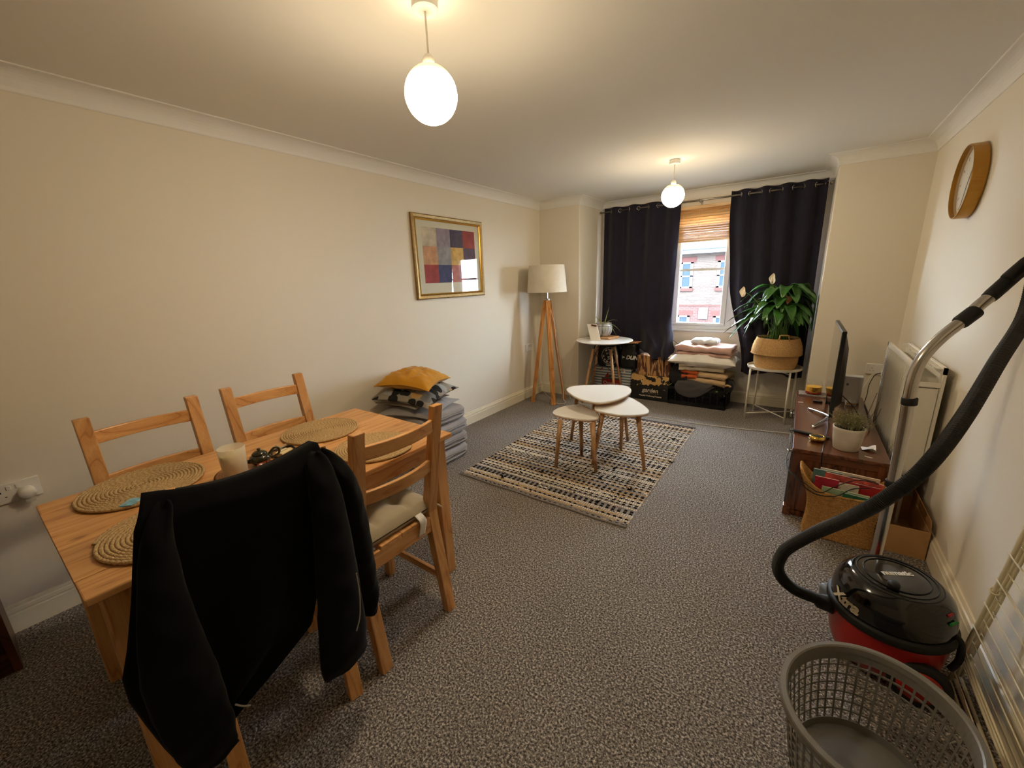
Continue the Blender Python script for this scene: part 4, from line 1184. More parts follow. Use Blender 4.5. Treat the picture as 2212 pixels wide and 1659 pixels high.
# ================================================================ ROUND SIDE TABLE AND WHAT STANDS ON IT
SX, SY, SZ = 0.835, 4.305, 0.712
t = thing('side_table', 'round white side table on splayed wooden legs in the bay', 'table', (SX, SY, 0))
MB().lathe([(0.001, SZ - 0.018), (0.28, SZ - 0.018), (0.305, SZ - 0.012), (0.314, SZ - 0.006), (0.314, SZ - 0.002), (0.310, SZ), (0.001, SZ)], 64, (SX, SY, 0)).build('table_top', 'white_lam', t, smooth=False)
tops = []
for d in (54, 144, 234, -36):
    a = radians(d)
    T0 = Vector((SX + 0.135 * cos(a), SY + 0.135 * sin(a), 0.62)); F0 = Vector((SX + 0.275 * cos(a), SY + 0.275 * sin(a), 0.0))
    tops.append((T0, F0))
    MB().tube([F0, T0], [0.011, 0.017], 14).build('leg', 'beech_z', t, smooth=True)
    MB().tube([T0 + (T0 - F0).normalized() * -0.03 + Vector((0, 0, 0.004)), T0 + Vector((-0.03 * cos(a), -0.03 * sin(a), 0.06)), Vector((SX + 0.05 * cos(a), SY + 0.05 * sin(a), SZ - 0.018))], 0.006, 8).build('leg_bracket', 'black_metal', t)
for i in range(4):
    A, B_ = tops[i], tops[(i + 1) % 4]
    for p, q in ((A, B_), (B_, A)):
        MB().tube([p[0] - Vector((0, 0, 0.03)), q[0].lerp(q[1], 0.42)], 0.003, 6).build('cross_brace', 'black_metal', t)
MB().lathe([(0.001, SZ - 0.024), (0.10, SZ - 0.024), (0.10, SZ - 0.018), (0.001, SZ - 0.018)], 24, (SX, SY, 0)).build('mounting_plate', 'black_metal', t)

t = thing('coaster_board', 'stack of two square brown wooden boards under the plant pot', 'board', (0.80, 4.425, SZ))
for k, (dz, rz) in enumerate(((0.0, 0.10), (0.0125, 0.0))):
    o = MB().box(-0.115, -0.105, 0.0005, 0.115, 0.105, 0.0118).build('board', 'beech_x', t, bev=0.001, world=False)
    o.location = (0, 0, dz); o.rotation_euler = (0, 0, rz - 0.25)
PZ = SZ + 0.0245
PXc, PYc = 0.768, 4.425
m, nt, N, Lk, B = newmat('streaked_grey_glaze')
wv_ = N.new('ShaderNodeTexNoise'); wv_.inputs['Scale'].default_value = 40; wv_.inputs['Detail'].default_value = 2
Lk.new(coords(N, Lk, (1, 1, 0.06)), wv_.inputs['Vector'])
Lk.new(ramp(N, Lk, wv_.outputs['Fac'], [(0.35, S(96, 98, 100)), (0.5, S(176, 176, 174)), (0.7, S(208, 208, 206))]), B.inputs['Base Color'])
B.inputs['Roughness'].default_value = 0.3
MT['grey_glaze'] = m
t = thing('plant_pot', 'grey streaked ceramic pot with a small spiky plant on the side table', 'plant', (PXc, PYc, PZ))
MB().lathe([(0.001, 0), (0.060, 0), (0.080, 0.012), (0.098, 0.045), (0.104, 0.09), (0.103, 0.118), (0.092, 0.134), (0.092, 0.143), (0.097, 0.150), (0.092, 0.152), (0.084, 0.146), (0.084, 0.135), (0.001, 0.134)], 40, (PXc, PYc, PZ)).build('pot', 'grey_glaze', t, smooth=True)
MB().tube([(PXc + 0.102 * cos(k * 2 * pi / 40), PYc + 0.102 * sin(k * 2 * pi / 40), PZ + 0.121) for k in range(40)], 0.003, 6, loop=True).build('groove_ring', mat('dark_glaze', S(80, 80, 82), 0.4), t)
MB().lathe([(0.001, 0.136), (0.083, 0.134), (0.083, 0.139), (0.001, 0.143)], 24, (PXc, PYc, PZ)).build('soil', 'soil', t)
MT['aloe'] = mat('yellow_green_leaf', S(134, 142, 66), 0.45, vary=0.25, vscale=30)
random.seed(5)
for a, L_, up_, w_ in ((2.9, 0.20, 0.9, 0.020), (1.2, 0.22, 1.2, 0.022), (0.5, 0.23, 0.75, 0.014), (0.0, 0.24, 0.42, 0.010), (-0.3, 0.19, 0.25, 0.012), (3.4, 0.18, 0.35, 0.010), (2.5, 0.16, 0.4, 0.012), (-1.1, 0.12, 0.6, 0.013), (4.0, 0.13, 0.5, 0.012), (0.8, 0.15, 0.35, 0.010)):
    P_ = []
    for k in range(8):
        s_ = k / 7
        P_.append(Vector((PXc + 0.02 * cos(a) + cos(a) * L_ * s_ * (1.05 - up_ * 0.6), PYc + 0.02 * sin(a) + sin(a) * L_ * s_ * (1.05 - up_ * 0.6), PZ + 0.138 + L_ * (up_ * 0.75) * s_ - (1.25 - up_) * 0.16 * s_ * s_ * (L_ / 0.2))))
    MB().tube(P_, [max(0.0008, w_ * 0.5 * (1 - 0.97 * (k / 7) ** 1.6)) for k in range(8)], 6, squash=0.45).build('leaf', 'aloe', t, smooth=True)

t = thing('tablet_case', 'thin white tablet case propped upright against the plant pot', 'tablet', (0.74, 4.215, SZ))
base = Vector((0.775, 4.205, SZ + 0.0008))
ux = Vector((0.86, 0.15, 0)).normalized() * 0.115
uz = Vector((-0.42, 0.30, 1.0)).normalized() * 0.20
nn = ux.cross(uz).normalized() * 0.008
c0 = base - ux / 2
MB().add([c0, c0 + ux, c0 + ux + uz, c0 + uz, c0 - nn + Vector((0, 0, .004)), c0 + ux - nn + Vector((0, 0, .004)), c0 + ux + uz - nn, c0 + uz - nn], [(3, 2, 1, 0), (4, 5, 6, 7), (0, 1, 5, 4), (1, 2, 6, 5), (2, 3, 7, 6), (3, 0, 4, 7)]).build('panel', 'white_plastic', t, bev=0.004, fixn=True)
st_ = c0 + ux * 0.75 + uz * 0.98
MB().beam(c0 + ux * 0.45 + uz * 0.93 + nn * 1.2, c0 + ux * 0.95 + uz * 0.86 + nn * 1.2, 0.016, 0.006, up=nn).build('strap', 'mahog_x', t)
MB().tube(catmull([c0 + uz * 0.1 - nn * 2, Vector((0.64, 4.25, SZ + 0.012)), Vector((0.56, 4.16, SZ + 0.006)), Vector((0.535, 4.13, 0.62)), Vector((0.50, 4.13, 0.40)), Vector((0.46, 4.16, 0.14)), Vector((0.47, 4.18, 0.006)), Vector((0.62, 4.05, 0.005))], 6), 0.0022, 6).build('lead', 'cable_white', t, smooth=True)

# ================================================================ BOXES AND BAGS IN THE BAY
m, nt, N, Lk, B = newmat('blue_striped_card')
sp_ = N.new('ShaderNodeSeparateXYZ'); tc = N.new('ShaderNodeTexCoord'); Lk.new(tc.outputs['Object'], sp_.inputs[0])
ml = N.new('ShaderNodeMath'); ml.operation = 'MULTIPLY'; ml.inputs[1].default_value = 30.0; Lk.new(sp_.outputs['Z'], ml.inputs[0])
fr = N.new('ShaderNodeMath'); fr.operation = 'FRACT'; Lk.new(ml.outputs[0], fr.inputs[0])
rp = N.new('ShaderNodeValToRGB'); rp.color_ramp.interpolation = 'CONSTANT'
rp.color_ramp.elements[0].color = (*S(206, 206, 200), 1); rp.color_ramp.elements[1].position = 0.55; rp.color_ramp.elements[1].color = (*S(96, 112, 132), 1)
Lk.new(fr.outputs[0], rp.inputs['Fac']); Lk.new(rp.outputs[0], B.inputs['Base Color']); B.inputs['Roughness'].default_value = 0.5
MT['stripe_card'] = m
MT['label_red'] = mat('red_label', S(150, 34, 34), 0.4); MT['label_green'] = mat('dark_green_label', S(52, 78, 52), 0.5)
MT['bag_black'] = mat('black_plastic_bag', S(20, 20, 21), 0.35, bump=0.6, bscale=14, bdist=0.02)
MT['print_white'] = mat('white_print', S(214, 210, 202), 0.6); MT['print_cream'] = mat('cream_print', S(232, 220, 196), 0.6)
FRONT = face_rot((0, -1, 0))
t = thing('striped_box', 'blue and white striped carton with a red label under the side table', 'box', (0.83, 4.74, 0))
MB().box(0.59, 4.61, 0.0005, 1.055, 4.755, 0.335).build('carton', 'stripe_card', t, bev=0.003)
MB().box(0.69, 4.606, 0.07, 0.935, 4.609, 0.19).build('label_border', 'label_green', t)
MB().box(0.70, 4.604, 0.08, 0.925, 4.6065, 0.18).build('label', 'label_red', t)
MB().lathe([(0.001, 0), (0.042, 0), (0.042, 0.003), (0.001, 0.003)], 3, (0, 0, 0)).build('emblem', 'label_red', t, world=False).matrix_local = Matrix.Translation((0.765 - 0.83, 4.606 - 4.74, 0.222)) @ FRONT.to_4x4() @ Matrix.Rotation(pi / 2, 4, 'Z')
MB().lathe([(0.001, 0), (0.020, 0), (0.020, 0.003), (0.001, 0.003)], 20, (0, 0, 0)).build('emblem_dot', 'label_green', t, world=False).matrix_local = Matrix.Translation((0.80 - 0.83, 4.602 - 4.74, 0.222)) @ FRONT.to_4x4()
text_mesh('lettering', 'Ovation', 0.062, Vector((0.812, 4.603, 0.128)), FRONT, 'print_white', t)
MB().box(0.93, 4.606, 0.275, 0.985, 4.609, 0.325).build('price_tag', 'print_white', t)
text_mesh('lettering', '5', 0.045, Vector((0.955, 4.604, 0.30)), FRONT, 'black_plastic', t)
MB().beam((0.66, 4.607, 0.285), (0.70, 4.607, 0.315), 0.012, 0.002, up=(0, 1, 0)).build('flag_stripe', 'label_red', t)

def bag(name, label, x0, x1, y0, y1, z0, z1, seed, material='bag_black'):
    t = thing(name, label, 'bag', ((x0 + x1) / 2, (y0 + y1) / 2, z0))
    rs = []
    n, mrows = 40, 16
    for i in range(mrows):
        v = i / (mrows - 1)
        k = 0.90 + 0.10 * sin(pi * min(1, v * 1.3)) - 0.14 * v ** 4
        ring = []
        for j in range(n):
            a = 2 * pi * j / n
            ca, sa = cos(a), sin(a)
            ex = abs(ca) ** 0.5 * (1 if ca > 0 else -1); ey = abs(sa) ** 0.5 * (1 if sa > 0 else -1)
            d = 1 + 0.05 * nz(ex * 2.5, ey * 2.5 + v * 4, seed) + 0.03 * nz(ex * 6, v * 9, seed + 2)
            ring.append(((x0 + x1) / 2 + ex * (x1 - x0) / 2 * k * min(1.0, d), (y0 + y1) / 2 + ey * (y1 - y0) / 2 * k * min(1.0, d), z0 + (z1 - z0) * v * (1 - 0.06 * (1 + nz(ex * 2, ey * 2, seed + 5)) * v)))
        rs.append(ring)
    MB().rings(rs).build('sack', material, t, smooth=True)
    return t
t = bag('printed_bag', 'black bag with a round white badge print behind the side table legs', 0.615, 0.895, 4.585, 4.755, 0.337, 0.655, 3.0)
cb_ = Vector((0.795, 4.582, 0.475))
def arc_ring(r, w_, n=30, a0=0, a1=2 * pi):
    m_ = MB(); rs = []
    for k in range(n + 1):
        a = a0 + (a1 - a0) * k / n
        rs.append([(cb_.x + rr * cos(a), cb_.y + dy, cb_.z + rr * sin(a)) for rr, dy in ((r, 0), (r + w_, 0), (r + w_, 0.004), (r, 0.004))])
    return m_.rings(rs)
arc_ring(0.098, 0.006).build('badge_ring', 'print_white', t, fixn=True)
for k in range(12):
    a = k * pi / 6 + 0.1
    if k in (5, 11): continue
    o = MB().box(-0.013, -0.013, 0, 0.013, 0.013, 0.002).build('badge_letter', 'print_white', t, world=False)
    o.matrix_local = WM[t.name].inverted() @ (Matrix.Translation(cb_ + Vector((0.078 * cos(a), 0.0, 0.078 * sin(a)))) @ FRONT.to_4x4() @ Matrix.Rotation(a, 4, 'Z') @ Matrix.Diagonal((0.55 + 0.4 * ((k * 7) % 3) / 3, 1, 1, 1)))
text_mesh('lettering', 'SINCE', 0.034, cb_ + Vector((0, 0, 0.025)), FRONT, 'print_white', t, bold=0.001)
text_mesh('lettering', '51', 0.062, cb_ + Vector((0, 0, -0.030)), FRONT, 'print_white', t, bold=0.002)
MB().box(0.745, 4.582, 0.352, 0.855, 4.585, 0.362).build('badge_line', 'print_white', t)
t = bag('sports_bag', 'black sports bag with white slanted brand letters beside the cardboard box', 0.90, 1.128, 4.585, 4.755, 0.337, 0.640, 9.0)
text_mesh('lettering', 'DUN', 0.062, Vector((1.065, 4.581, 0.472)), FRONT, 'print_white', t, shear=0.3, bold=0.003)
arrow = MB().add([(0.945, 4.582, 0.455), (0.985, 4.582, 0.472), (0.945, 4.582, 0.490), (0.958, 4.582, 0.472), (0.945, 4.585, 0.455), (0.985, 4.585, 0.472), (0.945, 4.585, 0.490), (0.958, 4.585, 0.472)], [(0, 1, 3), (3, 1, 2), (4, 7, 5), (7, 6, 5), (0, 4, 5, 1), (1, 5, 6, 2), (2, 6, 7, 3), (3, 7, 4, 0)])
arrow.build('arrow_logo', 'print_white', t, fixn=True)
t = thing('wooden_rack', 'small wooden slatted rack lying on the black sports bag', 'rack', (1.06, 4.66, 0.625))
for k in range(7):
    MB().beam((0.985 + 0.022 * k, 4.60, 0.636 + 0.001 * k), (0.985 + 0.022 * k, 4.72, 0.640 + 0.001 * k), 0.008, 0.006).build('slat', 'beech_y', t)
for y in (4.602, 4.715):
    MB().beam((0.975, y, 0.645), (1.13, y, 0.650), 0.010, 0.008).build('rail', 'beech_x', t)

def floral(name, ground, flower, scale, lo, hi):
    m, nt, N, Lk, B = newmat(name)
    n_ = N.new('ShaderNodeTexNoise'); n_.inputs['Scale'].default_value = scale; n_.inputs['Detail'].default_value = 3.0
    tc = N.new('ShaderNodeTexCoord'); Lk.new(tc.outputs['Object'], n_.inputs['Vector'])
    sp = N.new('ShaderNodeSeparateXYZ'); Lk.new(tc.outputs['Object'], sp.inputs[0])
    mr = N.new('ShaderNodeMapRange'); mr.inputs[1].default_value = lo; mr.inputs[2].default_value = hi; mr.inputs[3].default_value = -0.25; mr.inputs[4].default_value = 0.04
    Lk.new(sp.outputs['Z'], mr.inputs[0])
    ad = N.new('ShaderNodeMath'); ad.operation = 'ADD'; Lk.new(n_.outputs['Fac'], ad.inputs[0]); Lk.new(mr.outputs[0], ad.inputs[1])
    Lk.new(ramp(N, Lk, ad.outputs[0], [(0.47, ground), (0.50, flower)]), B.inputs['Base Color'])
    B.inputs['Roughness'].default_value = 0.5
    return m
MT['garden_card'] = floral('garden_box_print', S(24, 24, 25), S(214, 170, 104), 20.0, 0.14, 0.21)
t = thing('garden_box', 'black carton printed garden with tan flowers, on the carpet', 'box', (1.296, 4.66, 0))
MB().box(1.085, 4.537, 0.0005, 1.508, 4.765, 0.290).build('carton', 'garden_card', t, bev=0.003)
text_mesh('lettering', 'garden', 0.066, Vector((1.31, 4.535, 0.118)), FRONT, 'print_cream', t, shear=0.15, bold=0.0006)
text_mesh('lettering', 'Peaceful Wellbeing Presents', 0.0225, Vector((1.315, 4.535, 0.052)), FRONT, 'print_cream', t, bold=0.0003)
for k in range(7):
    MB().box(1.265 + 0.022 * k, 4.5345, 0.083, 1.272 + 0.022 * k, 4.5365, 0.088).build('small_letter', 'tan_cloth', t)
m, nt, N, Lk, B = newmat('stroke_printed_cardboard')
vv = coords(N, Lk, (3.5, 1, 0.55))
n_ = N.new('ShaderNodeTexNoise'); n_.inputs['Scale'].default_value = 16.0; n_.inputs['Detail'].default_value = 1.0
Lk.new(vv, n_.inputs['Vector'])
tc = N.new('ShaderNodeTexCoord'); vo = N.new('ShaderNodeTexVoronoi'); vo.inputs['Scale'].default_value = 7.0; vo.inputs['Randomness'].default_value = 0.6
Lk.new(tc.outputs['Object'], vo.inputs['Vector'])
ml = N.new('ShaderNodeMath'); ml.operation = 'MULTIPLY_ADD'; ml.inputs[1].default_value = 0.28; Lk.new(vo.outputs['Distance'], ml.inputs[0]); Lk.new(n_.outputs['Fac'], ml.inputs[2])
Lk.new(ramp(N, Lk, ml.outputs[0], [(0.60, S(182, 138, 86)), (0.64, S(88, 52, 34))]), B.inputs['Base Color'])
B.inputs['Roughness'].default_value = 0.8
MT['stroke_card'] = m
t = thing('cardboard_box', 'brown cardboard box with dark brush stroke print on the garden carton', 'box', (1.325, 4.66, 0.291))
MB().box(1.142, 4.55, 0.2915, 1.508, 4.765, 0.498).build('carton', 'stroke_card', t, bev=0.003)
MB().box(1.138, 4.546, 0.490, 1.512, 4.768, 0.512).build('lid', 'stroke_card', t, bev=0.002)
t = thing('wire_loop', 'thin black wire loop sticking up behind the cardboard box', 'wire', (1.47, 4.78, 0.50))
MB().tube(catmull([(1.50, 4.80, 0.50), (1.485, 4.80, 0.58), (1.44, 4.80, 0.66), (1.40, 4.79, 0.68)], 6), 0.003, 6).tube(catmull([(1.55, 4.81, 0.54), (1.53, 4.81, 0.61), (1.46, 4.81, 0.672), (1.40, 4.80, 0.685)], 6), 0.003, 6).build('loop', 'cable_black', t, smooth=True)

# crate of clothes
t = thing('plastic_crate', 'black folding plastic crate full of clothes under the window', 'crate', (1.80, 4.71, 0))
CX0, CX1, CY0, CY1, CH = 1.518, 2.085, 4.535, 4.885, 0.205
MB().box(CX0 + 0.01, CY0 + 0.01, 0.0005, CX1 - 0.01, CY1 - 0.01, 0.012).build('floor_panel', 'black_plastic', t)
for nm, (ax, ay, bx_, by_) in (('side_wall', (CX0, CY0, CX1, CY0)), ('side_wall', (CX0, CY1, CX1, CY1)), ('end_wall', (CX0, CY0, CX0, CY1)), ('end_wall', (CX1, CY0, CX1, CY1))):
    m_ = MB(); A = Vector((ax, ay, 0)); B_ = Vector((bx_, by_, 0)); d = (B_ - A); L_ = d.length; d.normalize()
    for z, h in ((0.022, 0.044), (CH - 0.016, 0.032)):
        m_.beam(A + Vector((0, 0, z)), B_ + Vector((0, 0, z)), 0.014, h)
    for k in range(9):
        p = A + d * (L_ * k / 8); m_.beam(p + Vector((0, 0, 0.02)), p + Vector((0, 0, CH - 0.02)), 0.012, 0.010)
    nd = int(L_ / 0.022)
    for k in range(nd + 5):
        x0 = 0.022 * (k - 5)
        for s0 in (1, -1):
            a0, a1 = (x0, x0 + 0.125) if s0 > 0 else (x0 + 0.125, x0)
            if min(a0, a1) < 0 or max(a0, a1) > L_: continue
            m_.beam(A + d * a0 + Vector((0, 0, 0.042)), A + d * a1 + Vector((0, 0, CH - 0.03)), 0.005, 0.004)
    m_.build(nm, 'black_plastic', t)
MT['lime'] = mat('lime_plastic', S(110, 150, 60), 0.4)
MB().beam((1.508, 4.53, 0.205), (1.545, 4.528, 0.232), 0.010, 0.006).build('clip', 'lime', t)
MB().box(1.99, 4.522, 0.190, 2.01, 4.528, 0.202).build('clip', 'lime', t)

def folded(name, label, material, cx, cy, z0, w_, D, h, layers, seed, cat='blanket', rz=0.0, ripple=0.010, front=-1):
    t = thing(name, label, cat, (cx, cy, z0))
    t.rotation_euler = (0, 0, rz)
    lh = h / layers
    prof = []
    for L_ in range(layers):
        zc = lh * (L_ + 0.5); dirn = 1 if L_ % 2 == 0 else -1
        for k in range(9):
            q = -1 + 2 * k / 8
            prof.append((dirn * q * (D / 2 - lh * 0.5), zc))
        if L_ < layers - 1:
            for k in range(1, 5):
                a = -pi / 2 + pi * k / 5
                prof.append((dirn * (D / 2 - lh * 0.5 + lh * 0.5 * cos(a)), zc + lh * 0.5 + lh * 0.5 * sin(a)))
    m_ = MB()
    nu = 26
    def fn(u, v):
        i = int(round(v * (len(prof) - 1))); y, z = prof[i]
        x = (-1 + 2 * u) * w_ / 2
        x += 0.012 * nz(v * 9, seed, 1) * (-1 + 2 * u)
        f = z / h
        zz = z + ripple * f * nz(x * 7, y * 7, seed + 3) + ripple * 0.5 * nz(x * 16, v * 6, seed)
        edge = (abs(-1 + 2 * u)) ** 6
        zz -= 0.25 * lh * edge
        zz = max(zz, lh * 0.45)
        return (x, y + ripple * nz(x * 9, z * 20, seed + 7), zz)
    m_.grid(fn, nu, len(prof))
    m_.build('folds', material, t, smooth=True, solid=lh * 0.78, world=False)
    return t
t = thing('grey_garment', 'slate grey garment hanging over the front of the black crate', 'clothing', (1.76, 4.60, 0.2))
def garment(u, v):
    x = 1.60 + 0.36 * u + 0.02 * sin(7 * v)
    if v < 0.5:
        q = v / 0.5; y = 4.74 - 0.215 * q; z = 0.30 - 0.05 * q * q + 0.02 * sin(pi * u)
    else:
        q = (v - 0.5) / 0.5; y = 4.525 - 0.012 * sin(3 * q); z = 0.25 - q * (0.115 + 0.05 * sin(pi * u * 1.1) - 0.09 * u * u)
    return (x, y + 0.008 * nz(x * 14, v * 6, 2), z + 0.006 * nz(x * 9, v * 8, 7))
MB().grid(garment, 30, 30).build('cloth', 'slate_cloth', t, smooth=True, solid=0.005)
t = thing('charcoal_garment', 'charcoal clothes bundled at the left of the crate', 'clothing', (1.60, 4.68, 0.2))
pillow_mesh(0.20, 0.28, 0.26, 71, wr=0.03, pinch=0.05).build('bundle', 'dark_cloth', t, smooth=True, world=False).location = (0, 0, 0.115)
folded('tan_blanket', 'tan blanket folded with a dark stitched edge in the crate', 'tan_cloth', 1.885, 4.68, 0.255, 0.42, 0.34, 0.135, 2, 12, rz=-0.16, ripple=0.024)
folded('orange_cloth', 'crumpled orange cloth tucked between the folded blankets', 'orange_cloth', 1.715, 4.67, 0.300, 0.16, 0.30, 0.10, 2, 17, cat='cloth', ripple=0.02)
folded('cream_blanket', 'cream blanket loosely folded below the white pillow', 'cream_cloth', 1.815, 4.69, 0.392, 0.44, 0.34, 0.085, 2, 23, rz=0.08, ripple=0.024)
t = thing('white_pillow', 'white bed pillow lying on the folded cream blanket', 'pillow', (1.825, 4.66, 0.515))
pillow_mesh(0.66, 0.38, 0.120, 81, p=3.2, q=0.42, wr=0.030, pinch=0.05, droop=0.022).build('cover', 'white_cloth', t, smooth=True, world=False)
folded('pink_duvet', 'dusty pink bedding folded on the white pillow', 'pink_cloth', 1.835, 4.70, 0.556, 0.54, 0.34, 0.112, 3, 31, cat='bedding', rz=-0.06, ripple=0.030)
MT['clear_bag'] = mat('clear_plastic_packet', S(214, 222, 232), 0.15, vary=0.2, vscale=30, coat=0.5)
t = thing('linen_packet', 'clear plastic packet of white linen on top of the pink bedding', 'packet', (1.825, 4.70, 0.696))
pillow_mesh(0.27, 0.18, 0.062, 91, p=6, q=0.35, wr=0.012, pinch=0.02).build('wrapper', 'clear_bag', t, smooth=True, world=False)
t = thing('toiletry_bag', 'small black bag with tan lining at the right edge of the crate', 'bag', (2.10, 4.60, 0.20))
pillow_mesh(0.10, 0.14, 0.13, 95, wr=0.02, pinch=0.02).build('pouch', 'dark_cloth', t, smooth=True, world=False).location = (0.0, 0, 0.06)
MB().tube(catmull([(2.055, 4.53, 0.25), (2.09, 4.528, 0.275), (2.125, 4.535, 0.262)], 5), 0.011, 6).build('lining', 'tan_cloth', t, smooth=True)

# ================================================================ PLANT STAND, BASKET, PEACE LILY
GX, GY_, GZ = 2.475, 4.515, 0.500
t = thing('tray_table', 'round white metal tray table with crossed legs by the curtain', 'table', (GX, GY_, 0))
MB().lathe([(0.001, GZ), (0.215, GZ), (0.222, GZ + 0.004), (0.226, GZ + 0.024), (0.223, GZ + 0.025), (0.218, GZ + 0.006), (0.001, GZ + 0.004)], 64, (GX, GY_, 0)).build('tray', 'white_metal', t, smooth=False)
FT = [(2.285, 4.380), (2.612, 4.350), (2.660, 4.645), (2.335, 4.688)]
for fx, fy in FT:
    k = 0.97
    MB().tube([(fx, fy, 0), (GX + (fx - GX) * k, GY_ + (fy - GY_) * k, GZ + 0.002)], 0.009, 10).build('leg', 'white_metal', t, smooth=True)
for i in (0, 1):
    a, b_ = FT[i], FT[i + 2]
    MB().tube([(a[0], a[1], 0.055 + 0.008 * i), (b_[0], b_[1], 0.055 + 0.008 * i)], 0.005, 8).build('cross_bar', 'white_metal', t, smooth=True)
    MB().tube([(a[0], a[1], GZ - 0.012 - 0.008 * i), (b_[0], b_[1], GZ - 0.012 - 0.008 * i)], 0.005, 8).build('cross_bar', 'white_metal', t, smooth=True)
MT['seagrass'] = speckle('woven_seagrass', [(0.3, S(156, 110, 62)), (0.5, S(208, 164, 106)), (0.7, S(236, 200, 148))], 210, bump=0.9, bdist=0.004)
BZ = GZ + 0.0045
t = thing('belly_basket', 'woven seagrass belly basket folded round the middle, holding the peace lily', 'basket', (GX, GY_, BZ))
prof = catmull([(0.158, 0.0, 0), (0.172, 0.03, 0), (0.178, 0.08, 0), (0.180, 0.118, 0), (0.200, 0.134, 0), (0.209, 0.142, 0), (0.204, 0.150, 0), (0.203, 0.18, 0), (0.192, 0.235, 0), (0.176, 0.275, 0), (0.170, 0.292, 0)], 5)
outer = []
nth = 96
for i, p in enumerate(prof):
    outer.append([(GX + (p.x + 0.0022 * sin(i * 2.2 + (j % 2) * pi)) * cos(2 * pi * j / nth), GY_ + (p.x + 0.0022 * sin(i * 2.2 + (j % 2) * pi)) * sin(2 * pi * j / nth), BZ + p.y) for j in range(nth)])
inner = [[(GX + rr * cos(2 * pi * j / nth), GY_ + rr * sin(2 * pi * j / nth), BZ + zz) for j in range(nth)] for rr, zz in ((0.164, 0.292), (0.168, 0.26), (0.165, 0.255))]
MB().rings(outer + inner, True, True).build('weave', 'seagrass', t, smooth=True)
for a in (-1.25, 1.9):
    P_ = []
    for k in range(9):
        q = k / 8; aa = a - 0.26 + 0.52 * q
        P_.append((GX + 0.169 * cos(aa), GY_ + 0.169 * sin(aa), BZ + 0.275 + 0.055 * min(1, 3.2 * sin(pi * q))))
    MB().tube(P_, 0.006, 8).build('handle', 'seagrass', t, smooth=True)
t = thing('peace_lily', 'leafy peace lily with two white flowers in the belly basket', 'plant', (GX, GY_, BZ + 0.25))
MB().lathe([(0.001, 0.262), (0.16, 0.258), (0.16, 0.268), (0.001, 0.280)], 32, (GX, GY_, BZ)).build('soil', 'soil', t)
MT['lily_leaf'] = mat('glossy_dark_leaf', S(58, 104, 42), 0.28, vary=0.35, vscale=14, coat=0.3)
MT['lily_stalk'] = mat('green_stalk', S(86, 122, 52), 0.5)
MT['spathe'] = mat('cream_spathe', S(246, 243, 232), 0.5, subs=0.1)
MT['dead_leaf'] = mat('dry_brown_leaf', S(132, 88, 54), 0.8)
def clampP(p):
    if p.y > 4.285: p.x = min(p.x, 2.722)
    p.y = min(p.y, 4.742)
    return p
def blade(P_, w_, material, parent, fold=0.35):
    m_ = MB(); rows = []
    n = len(P_)
    for i, p in enumerate(P_):
        s_ = i / (n - 1)
        d = (P_[min(i + 1, n - 1)] - P_[max(i - 1, 0)]).normalized()
        side = d.cross(Vector((0, 0, 1)))
        side = side.normalized() if side.length > 1e-3 else Vector((1, 0, 0))
        nn_ = side.cross(d).normalized()
        ww = w_ * (sin(pi * min(1, s_ * 0.93 + 0.04)) ** 0.8) * (1 - 0.25 * s_)
        lift = ww * fold
        wob = 0.08 * ww * sin(9 * s_)
        rows.append([clampP(p - side * ww + nn_ * (lift + wob)), clampP(p - side * ww * 0.5 + nn_ * lift * 0.35), clampP(p.copy()), clampP(p + side * ww * 0.5 + nn_ * lift * 0.35), clampP(p + side * ww + nn_ * (lift - wob))])
    m_.rings(rows, False, False, close=False)
    return m_.build('leaf', material, parent, smooth=True, solid=0.0012)
random.seed(21)
spec = []
# (angle, reach, apex height, tip drop, blade length fraction, width)
for k in range(44):
    a = k * 2.39996 + random.uniform(-0.2, 0.2)
    spec.append((a, random.uniform(0.18, 0.36), random.uniform(0.24, 0.52), random.uniform(0.08, 0.26), 0.56, random.uniform(0.040, 0.058)))
spec += [(3.35, 0.46, 0.22, 0.16, 0.5, 0.036), (3.15, 0.44, 0.30, 0.14, 0.5, 0.034), (3.6, 0.43, 0.26, 0.24, 0.5, 0.038), (3.9, 0.40, 0.20, 0.20, 0.5, 0.036), (3.0, 0.40, 0.36, 0.10, 0.5, 0.034),
         (-0.55, 0.42, 0.46, 0.08, 0.45, 0.030), (-0.75, 0.40, 0.30, 0.30, 0.55, 0.040), (-0.95, 0.44, 0.24, 0.40, 0.55, 0.042), (-1.25, 0.36, 0.34, 0.22, 0.55, 0.050), (-1.6, 0.30, 0.30, 0.18, 0.55, 0.052), (-2.0, 0.32, 0.34, 0.20, 0.55, 0.046),
         (-2.4, 0.34, 0.28, 0.22, 0.55, 0.044), (2.6, 0.24, 0.50, 0.02, 0.45, 0.026), (1.2, 0.20, 0.46, 0.10, 0.5, 0.034), (-0.2, 0.24, 0.42, 0.16, 0.5, 0.036), (-1.05, 0.30, 0.18, 0.30, 0.55, 0.038)]
